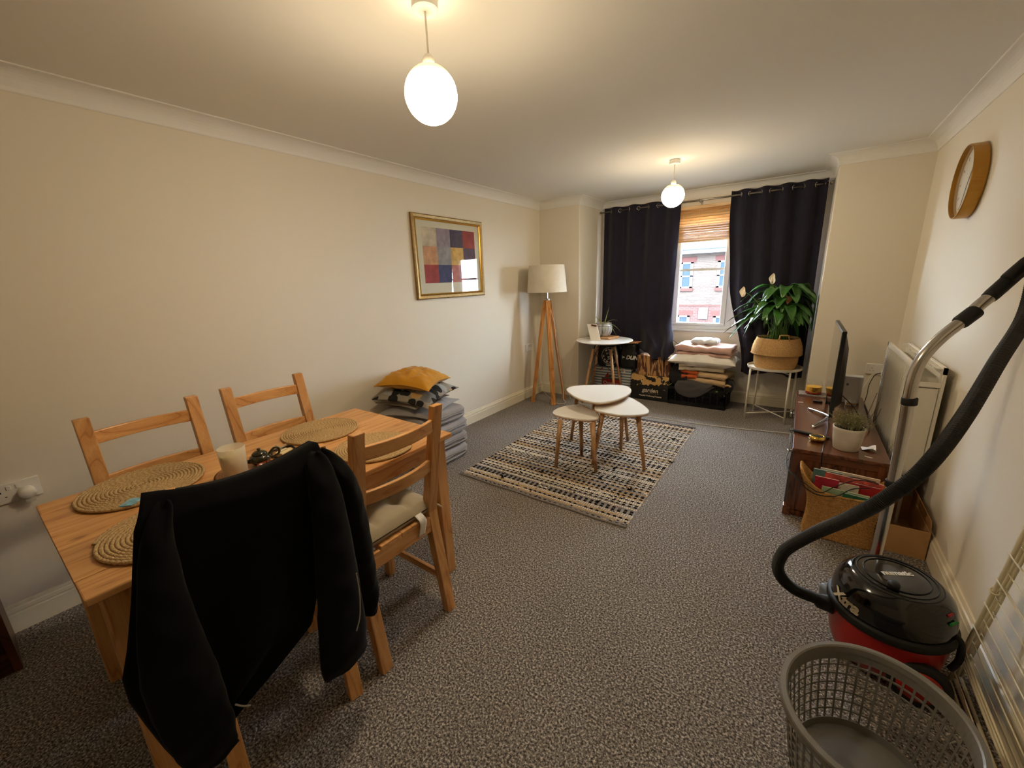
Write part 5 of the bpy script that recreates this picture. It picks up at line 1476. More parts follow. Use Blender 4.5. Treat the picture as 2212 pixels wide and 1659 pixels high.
for a, reach, H, drop, fr, w_ in spec:
    if abs((a + 1.54 + pi) % (2 * pi) - pi) < 1.0:
        drop = min(drop, 0.13); H = max(H, 0.30); reach = min(reach, 0.30)
    a0 = random.uniform(0, 6.28); b0 = random.uniform(0.02, 0.09)
    P_ = []
    for k in range(17):
        s_ = k / 16
        r_ = reach * (s_ ** 1.55)
        zz = H * (1 - (1 - min(1, s_ / 0.72)) ** 2) - drop * max(0, (s_ - 0.60) / 0.40) ** 1.8
        P_.append(clampP(Vector((GX + b0 * cos(a0) * (1 - s_) + r_ * cos(a), GY_ + b0 * sin(a0) * (1 - s_) + r_ * sin(a), BZ + 0.262 + zz))))
    cut = int(16 * (1 - fr))
    lf = blade(P_[cut:], w_ * (1.25 if w_ < 0.04 else 1.1), 'lily_leaf', t)
    MB().tube(P_[:cut + 2], [0.0042 - 0.0002 * min(k, 9) for k in range(cut + 2)], 6).build('stalk', 'lily_stalk', lf, smooth=True)
for tip, lean in (((2.372, 4.44, 1.335), 0.05), ((2.165, 4.42, 1.222), -0.10)):
    tp = Vector(tip); bs = Vector((GX - 0.03, GY_ - 0.03, BZ + 0.262))
    st = [bs.lerp(tp, k / 10) + Vector((0, 0, 0.09 * sin(pi * k / 10))) for k in range(11)]
    fl = MB().tube(st, 0.0035, 6).build('flower_stalk', 'lily_stalk', t, smooth=True)
    pt = [tp + Vector((lean * 0.1 + 0.004 * sin(k), -0.01, -0.05 + 0.012 * k)) for k in range(9)]
    m_ = MB(); rows = []
    for i, p in enumerate(pt):
        s_ = i / 8; ww = 0.024 * sin(pi * min(1, s_ * 0.92 + 0.06)) ** 0.8
        rows.append([p + Vector((-ww, -0.004, 0)), p + Vector((-ww * 0.6, 0.012, 0)), p + Vector((0, 0.017, 0)), p + Vector((ww * 0.6, 0.012, 0)), p + Vector((ww, -0.004, 0))])
    m_.rings(rows, False, False, close=False).build('spathe', 'spathe', fl, smooth=True, solid=0.0015)
    MB().tube([tp + Vector((0, 0, -0.045)), tp + Vector((0, 0, 0.005))], 0.006, 8).build('spadix', 'cream_cloth', fl, smooth=True)
dl = [Vector((2.50, 4.36, 1.17)), Vector((2.51, 4.33, 1.18)), Vector((2.525, 4.31, 1.15)), Vector((2.52, 4.305, 1.11))]
blade(catmull(dl, 3), 0.03, 'dead_leaf', t, fold=0.6)
# ================================================================ TELEVISION STAND AND WHAT STANDS ON IT
VX0, VX1, VY0, VY1, VZ = 2.672, 3.092, 2.640, 4.02, 0.420
t = thing('tv_stand', 'low brown wooden television stand along the wall', 'tv stand', ((VX0 + VX1) / 2, (VY0 + VY1) / 2, 0))
MB().box(VX0, VY0, VZ - 0.020, VX1, VY1, VZ).build('top_board', 'walnut_y', t, bev=0.003)
for y in (VY0 + 0.012, VY1 - 0.032):
    MB().box(VX0 + 0.045, y + 0.006, 0.035, VX1 - 0.040, y + 0.014, VZ - 0.06).build('side_panel', 'walnut_z', t)
    for x0, x1 in ((VX0 + 0.008, VX0 + 0.050), (VX1 - 0.045, VX1 - 0.003)):
        MB().box(x0, y, 0.030, x1, y + 0.020, VZ - 0.021).build('side_stile', 'walnut_z', t, bev=0.002)
    MB().box(VX0 + 0.050, y, VZ - 0.062, VX1 - 0.045, y + 0.020, VZ - 0.021).build('side_rail', 'walnut_x', t, bev=0.002)
MB().box(VX0 + 0.002, VY0 + 0.006, 0.0005, VX1 - 0.01, VY1 - 0.006, 0.030).box(VX0 - 0.006, VY0 - 0.004, 0.0005, VX0 + 0.03, VY0 + 0.05, 0.055).build('plinth', 'walnut_y', t, bev=0.002)
MB().box(VX0 + 0.03, VY0 + 0.034, 0.03, VX1 - 0.02, VY1 - 0.034, 0.045).build('bottom_board', 'walnut_y', t)
MB().box(VX1 - 0.020, VY0 + 0.034, 0.045, VX1 - 0.012, VY1 - 0.034, VZ - 0.021).build('back_board', 'walnut_y', t)
MT['door_gloss'] = mat('smoked_glass_door', S(70, 62, 60), 0.06, coat=1.0, spec=0.8)
for k in range(3):
    a = VY0 + 0.036 + k * (VY1 - VY0 - 0.072) / 3; b_ = a + (VY1 - VY0 - 0.072) / 3 - 0.004
    d = MB().box(VX0 - 0.004, a, 0.060, VX0 + 0.010, b_, VZ - 0.024).build('door', 'door_gloss', t, bev=0.001)
    MB().tube([(VX0 - 0.004, b_ - 0.04, 0.24), (VX0 - 0.020, b_ - 0.04, 0.24)], 0.008, 10).build('knob', 'chrome', d, smooth=True)

# television
t = thing('television', 'flat black television on a silver forked stand, seen edge on', 'television', (2.86, 3.5, VZ))
TY0_, TY1_, TZ0, TZ1 = 3.16, 3.88, 0.520, 1.028
MB().box(2.842, TY0_, TZ0, 2.866, TY1_, TZ1).build('bezel', 'black_plastic', t, bev=0.004)
MB().add([(2.866, TY0_ + 0.02, TZ0 + 0.01), (2.866, TY1_ - 0.02, TZ0 + 0.01), (2.866, TY1_ - 0.02, TZ1 - 0.02), (2.866, TY0_ + 0.02, TZ1 - 0.02),
          (2.905, TY0_ + 0.10, TZ0 + 0.03), (2.905, TY1_ - 0.10, TZ0 + 0.03), (2.895, TY1_ - 0.10, TZ1 - 0.12), (2.895, TY0_ + 0.10, TZ1 - 0.12)],
         [(0, 1, 2, 3), (7, 6, 5, 4), (0, 4, 5, 1), (1, 5, 6, 2), (2, 6, 7, 3), (3, 7, 4, 0)]).build('rear_case', 'black_plastic', t, bev=0.004, fixn=True)
MB().box(2.8405, TY0_ + 0.008, TZ0 + 0.014, 2.8425, TY1_ - 0.008, TZ1 - 0.008).build('screen', 'black_gloss', t)
for yc, tips in ((3.29, ((2.768, 3.06), (2.745, 3.50))),):
    MB().beam((2.862, yc, VZ + 0.022), (2.856, yc, TZ0 + 0.02), 0.05, 0.02, up=(1, 0, 0)).build('neck', 'black_plastic', t, bev=0.003)
    for tx, ty in tips:
        MB().tube(catmull([(2.862, yc, VZ + 0.026), (2.83, yc + (ty - yc) * 0.35, VZ + 0.020), (tx, ty, VZ + 0.0075)], 6), [0.010] * 12 + [0.0072], 8, squash=0.7).build('foot_prong', 'chrome', t, smooth=True)
MB().beam((2.862, 3.72, VZ + 0.001), (2.862, 3.72, TZ0 + 0.02), 0.03, 0.02, up=(1, 0, 0)).build('neck', 'black_plastic', t)
MB().tube(catmull([(2.90, 3.30, 0.60), (2.965, 3.18, 0.55), (3.01, 3.10, 0.475), (3.05, 3.16, 0.432), (3.075, 3.45, 0.428), (3.085, 3.8, 0.428)], 7), 0.0032, 6).build('lead', 'cable_black', t, smooth=True)

t = thing('notebook_tray', 'flat patterned grey tray under the jar candle', 'tray', (2.80, 3.93, VZ))
MT['pattern_grey'] = mat('grey_mosaic_print', S(150, 142, 134), 0.5, vary=0.6, vscale=90)
MB().box(2.685, 3.865, VZ + 0.0005, 2.935, 3.995, VZ + 0.013).build('tray_base', 'pattern_grey', t, bev=0.002)
ZT = VZ + 0.0135
t = thing('jar_candle', 'yellow and red glass jar candle with printed label on the television stand', 'candle', (2.778, 3.93, ZT))
MT['clear_glass'] = pane_glass('jar_glass')
MT['yellow_wax'] = mat('yellow_wax', S(232, 180, 70), 0.5); MT['red_wax'] = mat('red_wax', S(188, 44, 32), 0.45)
MB().lathe([(0.001, 0), (0.054, 0), (0.056, 0.004), (0.056, 0.080), (0.048, 0.094), (0.046, 0.112), (0.044, 0.112), (0.046, 0.092), (0.053, 0.078), (0.053, 0.005), (0.001, 0.004)], 40, (2.778, 3.93, ZT)).build('jar', 'clear_glass', t, smooth=True)
MB().lathe([(0.001, 0.005), (0.052, 0.005), (0.052, 0.022), (0.001, 0.022)], 32, (2.778, 3.93, ZT)).build('red_layer', 'red_wax', t)
MB().lathe([(0.001, 0.0225), (0.052, 0.0225), (0.052, 0.060), (0.001, 0.058)], 32, (2.778, 3.93, ZT)).build('yellow_layer', 'yellow_wax', t)
lab = MB(); rs = []
for k in range(13):
    a = -pi / 2 - 0.15 + 0.95 * (k / 12 - 0.35)
    rs.append([(2.778 + 0.0568 * cos(a), 3.93 + 0.0568 * sin(a), ZT + z) for z in (0.018, 0.060)])
lab.rings(rs, False, False, close=False).build('label', mat('candle_label', S(198, 150, 60), 0.5), t, solid=0.0006)
for k, (z, w_) in enumerate(((0.050, 0.6), (0.040, 0.8), (0.029, 0.5))):
    rs = []
    for q in range(9):
        a = -pi / 2 + 0.06 + 0.8 * w_ * (q / 8 - 0.5)
        rs.append([(2.778 + 0.0574 * cos(a), 3.93 + 0.0574 * sin(a), ZT + z + dz) for dz in (-0.0025, 0.0025)])
    MB().rings(rs, False, False, close=False).build('label_print', 'black_plastic', t, solid=0.0004)

t = thing('wifi_router', 'white upright router box behind the television', 'router', (3.0, 3.86, VZ))
MB().prism([(2.945, 3.80), (3.04, 3.79), (3.055, 3.80), (3.06, 3.87), (2.96, 3.88)], VZ + 0.0005, VZ + 0.205).build('case', 'white_plastic', t, bev=0.006, fixn=True)
MB().box(2.962, 3.7955, VZ + 0.135, 2.975, 3.797, VZ + 0.152).build('status_panel', mat('grey_sticker', S(128, 132, 138), 0.5), t)
MB().box(2.97, 3.725, VZ + 0.0005, 3.03, 3.78, VZ + 0.03).build('base_foot', 'white_plastic', t, bev=0.003)
MB().box(2.975, 3.7235, VZ + 0.010, 3.02, 3.725, VZ + 0.020).build('sticker', 'yellow_wax', t)

t = thing('small_black_remote', 'short black remote lying behind the television prong', 'remote', (2.815, 3.72, VZ))
MB().box(2.775, 3.695, VZ + 0.0005, 2.835, 3.735, VZ + 0.014).build('casing', 'black_plastic', t, bev=0.004)
MB().box(2.785, 3.70, VZ + 0.0142, 2.80, 3.73, VZ + 0.0155).build('button', 'slate_cloth', t)
t = thing('long_remote', 'long black remote control across the front of the television stand', 'remote', (2.755, 2.91, VZ), -0.29)
MB().box(-0.095, -0.013, 0.0005, 0.095, 0.013, 0.016).build('casing', 'black_plastic', t, bev=0.004, world=False)
for k in range(8):
    MB().box(-0.07 + 0.018 * k, -0.006, 0.0162, -0.060 + 0.018 * k, 0.006, 0.0175).build('button', 'slate_cloth', t, world=False)

t = thing('brass_dish', 'round polished brass dish with dark contents beside the white pot', 'dish', (2.785, 2.828, VZ))
MB().lathe([(0.001, 0.0005), (0.026, 0.0005), (0.038, 0.008), (0.042, 0.018), (0.038, 0.029), (0.030, 0.034), (0.027, 0.030), (0.030, 0.020), (0.001, 0.014)], 36, (2.785, 2.828, VZ)).build('bowl', 'brass', t, smooth=True)
MB().lathe([(0.001, 0.021), (0.029, 0.021), (0.024, 0.030), (0.001, 0.032)], 16, (2.785, 2.828, VZ)).build('contents', 'soil', t)

cx, cy = 2.914, 2.775
t = thing('herb_pot', 'white ceramic pot of dry grey green thyme on the stand', 'plant', (cx, cy, VZ))
MT['cer_white'] = mat('chalky_white_ceramic', S(214, 206, 192), 0.55, vary=0.08, vscale=20)
MB().lathe([(0.001, 0.0005), (0.055, 0.0005), (0.058, 0.004), (0.066, 0.06), (0.071, 0.116), (0.073, 0.130), (0.070, 0.131), (0.066, 0.118), (0.001, 0.116)], 40, (cx, cy, VZ)).build('pot', 'cer_white', t, smooth=True)
MB().lathe([(0.001, 0.117), (0.066, 0.117), (0.066, 0.121), (0.001, 0.126)], 24, (cx, cy, VZ)).build('soil', 'soil', t)
MT['thyme'] = mat('dry_thyme', S(152, 148, 108), 0.9, vary=0.35, vscale=60)
random.seed(8)
tw = MB()
for k in range(190):
    a = random.uniform(0, 2 * pi); r0 = random.uniform(0, 0.055)
    lean = random.uniform(0.0, 0.075); h = random.uniform(0.05, 0.125)
    p0 = Vector((cx + r0 * cos(a), cy + r0 * sin(a), VZ + 0.120))
    p2 = p0 + Vector((lean * cos(a), lean * sin(a), h - 0.5 * lean)); p1 = p0.lerp(p2, 0.5) + Vector((0, 0, 0.012))
    tw.tube([p0, p1, p2], [0.0011, 0.0009, 0.0006], 3, cap=False)
    for q in range(8):
        f = random.uniform(0.15, 1.0); c = p0.lerp(p1, f * 2) if f < 0.5 else p1.lerp(p2, f * 2 - 1)
        d = Vector((random.uniform(-1, 1), random.uniform(-1, 1), random.uniform(-0.2, 1))).normalized() * random.uniform(0.007, 0.013)
        s_ = d.cross(Vector((0.3, 0.5, 0.8))).normalized() * 0.0022
        tw.add([c, c + d * 0.5 + s_, c + d, c + d * 0.5 - s_], [(0, 1, 2, 3)])
o = tw.build('twigs', 'thyme', t); o['kind'] = 'stuff'
for k, (dx, dy, h) in enumerate(((0.085, 0.02, 0.16), (0.095, -0.01, 0.13), (0.075, 0.05, 0.20))):
    MB().tube(catmull([(cx + 0.05, cy, VZ + 0.12), (cx + dx, cy + dy, VZ + 0.12 + h * 0.5), (cx + dx + 0.02, cy + dy + 0.02, VZ + 0.12 + h)], 4), 0.0014, 5).build('bare_twig', 'mahog_z', t)
t = thing('crumpled_receipt', 'crumpled white receipt beside the herb pot', 'paper', (3.01, 2.80, VZ))
MB().grid(lambda u, v: (2.985 + 0.06 * u, 2.79 + 0.05 * v, VZ + 0.003 + 0.022 * abs(sin(3 * u + 2 * v)) * u), 8, 6).build('sheet', 'paper', t, solid=0.0006)
o = MB().box(-0.016, -0.006, 0.0003, 0.016, 0.006, 0.0015).build('paper_scrap', 'paper', None)
o.location = (3.005, 2.695, VZ); o.rotation_euler = (0, 0, -0.4)
tag(o, 'small white paper scrap on the stand edge by the herb pot', 'paper', 'paper scraps on the stand')
o = o.copy(); COL.objects.link(o); o.location = (2.70, 3.66, VZ); o.rotation_euler = (0, 0, 0.3)
o['label'] = 'small white paper scrap on the stand corner near the jar candle'

# leads hanging round the stand
t = thing('power_lead', 'black lead hanging from the television over the stand edge into the basket', 'cable', (2.80, 2.62, 0.42))
MB().tube(catmull([(2.845, 3.20, 0.46), (2.84, 3.02, 0.44), (2.818, 2.80, 0.428), (2.808, 2.66, 0.4245), (2.806, 2.632, 0.415), (2.815, 2.628, 0.34), (2.845, 2.60, 0.285), (2.92, 2.52, 0.36), (3.02, 2.48, 0.375)], 7), 0.0026, 6).build('lead', 'cable_black', t, smooth=True)
t = thing('loose_lead', 'two black leads looping across the wicker basket', 'cable', (2.70, 2.45, 0.37))
MB().tube(catmull([(2.658, 2.66, 0.40), (2.648, 2.56, 0.375), (2.668, 2.46, 0.362), (2.745, 2.415, 0.318), (2.81, 2.41, 0.290), (2.87, 2.44, 0.330), (2.95, 2.47, 0.372), (3.03, 2.47, 0.372)], 6), 0.0026, 6).build('lead', 'cable_black', t, smooth=True)
MB().tube(catmull([(2.66, 2.64, 0.35), (2.650, 2.55, 0.345), (2.700, 2.44, 0.330), (2.78, 2.40, 0.283), (2.87, 2.405, 0.290), (2.93, 2.43, 0.335), (3.0, 2.46, 0.345)], 6), 0.0026, 6).build('lead', 'cable_black', t, smooth=True)
MB().tube(catmull([(2.664, 3.02, 0.43), (2.650, 2.98, 0.425), (2.656, 2.94, 0.40), (2.660, 2.80, 0.385)], 6), 0.0026, 6).build('lead', 'cable_black', t, smooth=True)
tag(MB().tube(catmull([(0.62, 4.05, 0.005), (0.87, 3.985, 0.0045), (1.33, 3.955, 0.0045), (1.66, 3.962, 0.0045), (1.99, 3.985, 0.0045), (2.30, 4.03, 0.0045), (2.60, 4.10, 0.0045), (2.72, 4.12, 0.0045)], 8), 0.0035, 6).build('floor_cable', 'cable_white', None, smooth=True), 'thin white cable running across the carpet towards the television stand', 'cable')

# ================================================================ WICKER BASKET OF MAGAZINES
m_ = MB()
bx_, by_ = 2.912, 2.540
nth, nv = 120, 44
def bin_pt(j, v, off):
    a = 2 * pi * j / nth
    ca, sa = cos(a), sin(a)
    ex = abs(ca) ** 0.35 * (1 if ca >= 0 else -1); ey = abs(sa) ** 0.35 * (1 if sa >= 0 else -1)
    top = 0.262 + 0.108 * min(1.0, abs(ex)) ** 3.0
    hw = 0.150 + 0.046 * v ** 2.5 - 0.014 * sin(pi * min(1, v * 1.1)); hd = 0.072 + 0.012 * v
    return (bx_ + ex * (hw + off), by_ + ey * (hd + off), 0.0008 + v * top)
rows_ = []
for i in range(nv):
    v = i / (nv - 1)
    rows_.append([bin_pt(j, v, 0.0030 * (1 if (i + (j // 3)) % 2 else -1)) for j in range(nth)])
for v in (1.0, 0.6, 0.05):
    rows_.append([bin_pt(j, v, -0.009) for j in range(nth)])
MT['wicker'] = speckle('honey_wicker', [(0.3, S(150, 102, 52)), (0.5, S(204, 154, 92)), (0.7, S(232, 188, 124))], 160, bump=0.6, bdist=0.003)
t = thing('magazine_basket', 'honey wicker magazine basket with dipped rim beside the stand', 'basket', (bx_, by_, 0))
m_.rings(rows_, True, True).build('weave', 'wicker', t, smooth=True)
MB().tube([bin_pt(j, 1.0, -0.003) for j in range(nth)], 0.006, 6, loop=True).build('rim', 'wicker', t, smooth=True)
mags = [('red magazine standing at the left in the wicker basket', S(178, 44, 62), 2.828, 0.10, 2.520, 0.345, 0.02, 0.3), ('teal magazine at the back left of the wicker basket', S(96, 140, 140), 2.835, 0.12, 2.555, 0.372, 0.0, 0.2),
        ('cream catalogue at the back of the wicker basket', S(226, 216, 190), 2.915, 0.24, 2.575, 0.372, 0.03, 0.1), ('magazine with a pink and red flower cover in the wicker basket', S(206, 92, 82), 2.925, 0.23, 2.545, 0.362, 0.05, 0.7),
        ('cream magazine in the middle of the wicker basket', S(230, 220, 196), 2.875, 0.18, 2.525, 0.330, 0.0, 0.1), ('pale green magazine at the front of the wicker basket', S(160, 184, 150), 2.905, 0.19, 2.498, 0.300, 0.03, 0.25),
        ('red magazine standing at the right in the wicker basket', S(170, 40, 44), 2.982, 0.11, 2.530, 0.340, 0.03, 0.4), ('dark green booklet low in the front of the wicker basket', S(40, 104, 70), 2.965, 0.14, 2.488, 0.290, 0.04, 0.1)]
for k, (lab, c, x, w_, y, z, tilt, vary) in enumerate(mags):
    mm_ = mat('magazine_cover', c, 0.35, vary=vary, vscale=26)
    q = thing('magazine', lab, 'magazine', (x, y, 0.045), 0, 'magazines in the wicker basket')
    q.rotation_euler = (0.10, tilt, -0.02)
    h = z - 0.045
    MB().box(-w_ / 2, -0.0035, 0, w_ / 2, -0.0028, h).build('cover', mm_, q, world=False)
    MB().box(-w_ / 2 + 0.001, -0.0028, 0.001, w_ / 2 - 0.001, 0.0028, h - 0.001).build('pages', 'paper', q, world=False)
    MB().box(-w_ / 2, 0.0028, 0, w_ / 2, 0.0035, h).build('cover', mm_, q, world=False)
t = thing('floor_box', 'low open cardboard box on the carpet against the skirting', 'box', (3.18, 2.72, 0))
for a in ((3.10, 2.52, 3.106, 2.92), (3.250, 2.52, 3.256, 2.92), (3.106, 2.52, 3.250, 2.526), (3.106, 2.914, 3.250, 2.92)):
    MB().box(a[0], a[1], 0.0005, a[2], a[3], 0.150).build('panel', 'card', t)
MB().box(3.106, 2.526, 0.0005, 3.250, 2.914, 0.006).build('panel', 'card', t)
MB().add([(3.256, 2.52, 0.150), (3.256, 2.92, 0.150), (3.248, 2.92, 0.215), (3.248, 2.52, 0.215), (3.253, 2.52, 0.150), (3.253, 2.92, 0.150), (3.245, 2.92, 0.215), (3.245, 2.52, 0.215)], [(0, 1, 2, 3), (7, 6, 5, 4), (0, 4, 5, 1), (1, 5, 6, 2), (2, 6, 7, 3), (3, 7, 4, 0)]).build('flap', 'card', t)

# ================================================================ VACUUM CLEANER
HX, HY = 2.997, 1.722
MT['vac_red'] = mat('red_vacuum_plastic', S(170, 18, 14), 0.28, coat=0.3)
MT['vac_black'] = mat('black_vacuum_plastic', S(13, 13, 15), 0.12, coat=0.5)
MT['rubber'] = mat('matt_black_rubber', S(24, 24, 25), 0.6)
t = thing('vacuum_cleaner', 'red and black tub vacuum cleaner with hose and steel wand', 'vacuum cleaner', (HX, HY, 0))
MB().lathe([(0.001, 0.030), (0.118, 0.030), (0.136, 0.038), (0.150, 0.075), (0.160, 0.14), (0.164, 0.205), (0.164, 0.212), (0.001, 0.212)], 64, (HX, HY, 0)).build('tub', 'vac_red', t, smooth=True)
MB().lathe([(0.160, 0.202), (0.172, 0.203), (0.175, 0.210), (0.175, 0.226), (0.171, 0.233), (0.160, 0.235)], 64, (HX, HY, 0)).build('rim_band', 'rubber', t, smooth=True)
MB().lathe([(0.162, 0.228), (0.165, 0.238), (0.165, 0.262), (0.161, 0.292), (0.150, 0.322), (0.130, 0.345), (0.112, 0.355), (0.106, 0.3545), (0.100, 0.356), (0.094, 0.3555), (0.086, 0.3585), (0.05, 0.3605), (0.001, 0.361)], 64, (HX, HY, 0)).build('lid', 'vac_black', t, smooth=True)
for r, z in ((0.088, 0.359), (0.106, 0.3565), (0.118, 0.352)):
    MB().tube([(HX + r * cos(a), HY + r * sin(a), z) for a in [k * 2 * pi / 64 for k in range(64)]], 0.0018, 6, loop=True).build('winder_ring', 'rubber', t, smooth=True)
MB().lathe([(0.001, 0.359), (0.016, 0.359), (0.017, 0.372), (0.013, 0.378), (0.001, 0.379)], 20, (HX - 0.018, HY - 0.078, 0)).build('winder_knob', 'rubber', t, smooth=True)
text_mesh('lettering', 'numatic', 0.030, Vector((HX + 0.002, HY + 0.01, 0.3615)), Matrix.Rotation(0.5, 3, 'Z'), 'print_white', t, bold=0.0012)
# name on the side of the lid, wrapped round it
mt = text('lettering', 'Xtra', 0.060, Vector((0, 0, 0)), Matrix.Identity(3), 'print_cream', t, extrude=0.0008, shear=0.2, bold=0.0022, spacing=0.9)
dg = bpy.context.evaluated_depsgraph_get()
me = bpy.data.meshes.new_from_object(mt.evaluated_get(dg))
bpy.data.objects.remove(mt)
for v_ in me.vertices:
    x, y, z = v_.co
    a = pi + 0.62 + x / 0.165
    r = 0.1665 + z - 0.10 * max(0, y + 0.0) ** 1.0 * 0.35
    v_.co = (r * cos(a), r * sin(a), 0.262 + y * 0.95)
o = bpy.data.objects.new('lettering', me); COL.objects.link(o); o.parent = t
MB().box(-0.012, -0.004, -0.008, 0.012, 0.004, 0.008).build('power_switch', mat('red_lamp_button', S(150, 24, 24), 0.3), t, world=False, bev=0.002).location = (0.118, -0.085, 0.322)
MB().box(-0.016, -0.004, -0.010, 0.016, 0.004, 0.010).build('speed_switch', mat('green_lamp_button', S(40, 130, 60), 0.3), t, world=False, bev=0.002).location = (0.128, -0.092, 0.300)
for nm in ('power_switch', 'speed_switch'):
    bpy.data.objects[nm].rotation_euler = (0.5, 0, 0.92)
for sy in (-1, 1):
    cy_ = HY + sy * 0.148
    w_ = MB(); rs = []
    for r, d in ((0.030, -0.016), (0.074, -0.016), (0.080, -0.008), (0.080, 0.008), (0.074, 0.016), (0.058, 0.017)):
        rs.append([(HX + 0.075 + r * cos(2 * pi * k / 40), cy_ + sy * d, 0.081 + r * sin(2 * pi * k / 40)) for k in range(40)])
    w_.rings(rs).build('wheel', 'rubber', t, smooth=True, fixn=True)
    w_ = MB(); rs = []
    for r, d in ((0.057, 0.012), (0.057, 0.0185), (0.042, 0.024), (0.001, 0.026)):
        rs.append([(HX + 0.075 + r * cos(2 * pi * k / 40), cy_ + sy * d, 0.081 + r * sin(2 * pi * k / 40)) for k in range(40)])
    w_.rings(rs).build('wheel_hub', 'vac_red', t, smooth=True, fixn=True)
for sy in (-1, 1):
    MB().lathe([(0.001, 0.0005), (0.020, 0.0005), (0.022, 0.010), (0.022, 0.026), (0.012, 0.034), (0.001, 0.034)], 16, (HX - 0.105, HY + sy * 0.055, 0)).build('castor', 'rubber', t, smooth=True)
MB().tube(catmull([(HX + 0.150, HY - 0.055, 0.238), (HX + 0.164, HY - 0.070, 0.222), (HX + 0.166, HY - 0.080, 0.17), (HX + 0.150, HY - 0.088, 0.13)], 5), 0.010, 8).build('lid_clip', 'rubber', t, smooth=True)
# inlet cuff and ribbed hose
HOSE = [(2.838, 1.69, 0.18), (2.831, 1.677, 0.186), (2.787, 1.654, 0.211), (2.726, 1.63, 0.234), (2.679, 1.61, 0.278), (2.659, 1.599, 0.328), (2.664, 1.584, 0.39), (2.682, 1.564, 0.445), (2.738, 1.5, 0.56), (2.809, 1.436, 0.677), (2.862, 1.411, 0.76), (2.917, 1.425, 0.838), (2.964, 1.469, 0.912), (3.026, 1.581, 1.003), (3.107, 1.765, 1.118), (3.197, 1.978, 1.228), (3.225, 2.08, 1.36), (3.24, 2.175, 1.43)]
MB().tube([(2.868, 1.700, 0.168), (2.832, 1.686, 0.184), (2.800, 1.666, 0.196)], [0.032, 0.030, 0.026], 20).build('hose_cuff', 'rubber', t, smooth=True)
hp = catmull(HOSE, 40)
rad = [0.0190 + 0.0012 * (1 if (i // 1) % 2 else -1) for i in range(len(hp))]
MB().tube(hp, rad, 16).build('hose', 'rubber', t, smooth=False)
WAND = [(2.994, 2.055, 0.06), (2.994, 2.041, 0.242), (2.993, 2.024, 0.59), (2.990, 2.020, 0.794), (2.985, 2.019, 0.94), (2.988, 2.026, 1.02), (3.003, 2.034, 1.083), (3.042, 2.059, 1.149), (3.096, 2.092, 1.213), (3.132, 2.123, 1.262), (3.182, 2.16, 1.315)]
wp = catmull(WAND, 6)
MB().tube(wp, 0.0190, 20).build('wand_tube', 'steel', t, smooth=True)
def sleeve_on(name, a, b_, r, material='rubber'):
    a, b_ = Vector(a), Vector(b_)
    return MB().tube([a, a.lerp(b_, 0.1), a.lerp(b_, 0.9), b_], [r * 0.94, r, r, r * 0.94], 20).build(name, material, t, smooth=True)
sleeve_on('wand_collar', (2.9872, 2.019, 0.925), (2.989, 2.0195, 0.898), 0.0235)
sleeve_on('wand_collar', (2.9932, 2.025, 0.585), (2.9932, 2.026, 0.557), 0.0235)
sleeve_on('wand_collar', (3.082, 2.0835, 1.197), (3.122, 2.110, 1.240), 0.0245)
sleeve_on('wand_handle', (3.150, 2.138, 1.282), (3.238, 2.196, 1.40), 0.0225)
sleeve_on('wand_grip', (3.185, 2.150, 1.345), (3.232, 2.180, 1.405), 0.020)
MT['tool_grey'] = mat('blue_grey_tool_plastic', S(112, 122, 136), 0.35)
ft = MB().beam((2.845, 1.955, 0.030), (3.11, 2.115, 0.030), 0.085, 0.058)
ft.build('floor_tool', 'tool_grey', t, bev=0.014, seg=3)
MB().beam((2.99, 2.05, 0.055), (2.994, 2.052, 0.13), 0.05, 0.05, up=(0, 1, 0)).build('tool_neck', 'rubber', t, bev=0.01)

# ================================================================ LAUNDRY BASKET
MT['bin_grey'] = mat('grey_basket_plastic', S(120, 117, 111), 0.4, bump=0.15, bscale=500)
BXc, BYc, BH = 2.900, 1.188, 0.272
AL, AS_, AR = 0.236, 0.203, math.atan2(0.909, 0.417)
t = thing('laundry_basket', 'empty oval grey plastic laundry basket with gridded sides', 'basket', (BXc, BYc, 0))
def bpt(a, k, z):
    x, y = AL * k * cos(a), AS_ * k * sin(a)
    return Vector((BXc + x * cos(AR) - y * sin(AR), BYc + x * sin(AR) + y * cos(AR), z))
def wall_k(z):
    return 0.74 + 0.185 * (z / BH) ** 0.8
nb = 88
ring = lambda k, z: [bpt(2 * pi * j / nb, k, z) for j in range(nb)]
MB().rings([ring(0.90, BH - 0.020), ring(0.915, BH - 0.003), ring(0.935, BH), ring(0.992, BH - 0.001), ring(1.0, BH - 0.006), ring(0.998, BH - 0.022), ring(0.985, BH - 0.022), ring(0.983, BH - 0.009), ring(0.925, BH - 0.010), ring(0.915, BH - 0.022)], False, False, loop=True).build('rim', 'bin_grey', t, smooth=False)
MB().rings([ring(0.60, 0.006), ring(0.70, 0.0008), ring(0.745, 0.004), ring(0.765, 0.030), ring(0.755, 0.030), ring(0.735, 0.010), ring(0.60, 0.012)], True, True).build('base', 'bin_grey', t, smooth=False)
g = MB()
nrib = 46
for j in range(nrib):
    a = 2 * pi * j / nrib
    zs_ = [0.025 + (BH - 0.035) * k / 7 for k in range(8)]
    for k in range(7):
        p, q = bpt(a, wall_k(zs_[k]), zs_[k]), bpt(a, wall_k(zs_[k + 1]), zs_[k + 1])
        nrm = (Vector((p.x - BXc, p.y - BYc, 0))).normalized()
        g.beam(p, q, 0.0050, 0.0035, up=nrm)
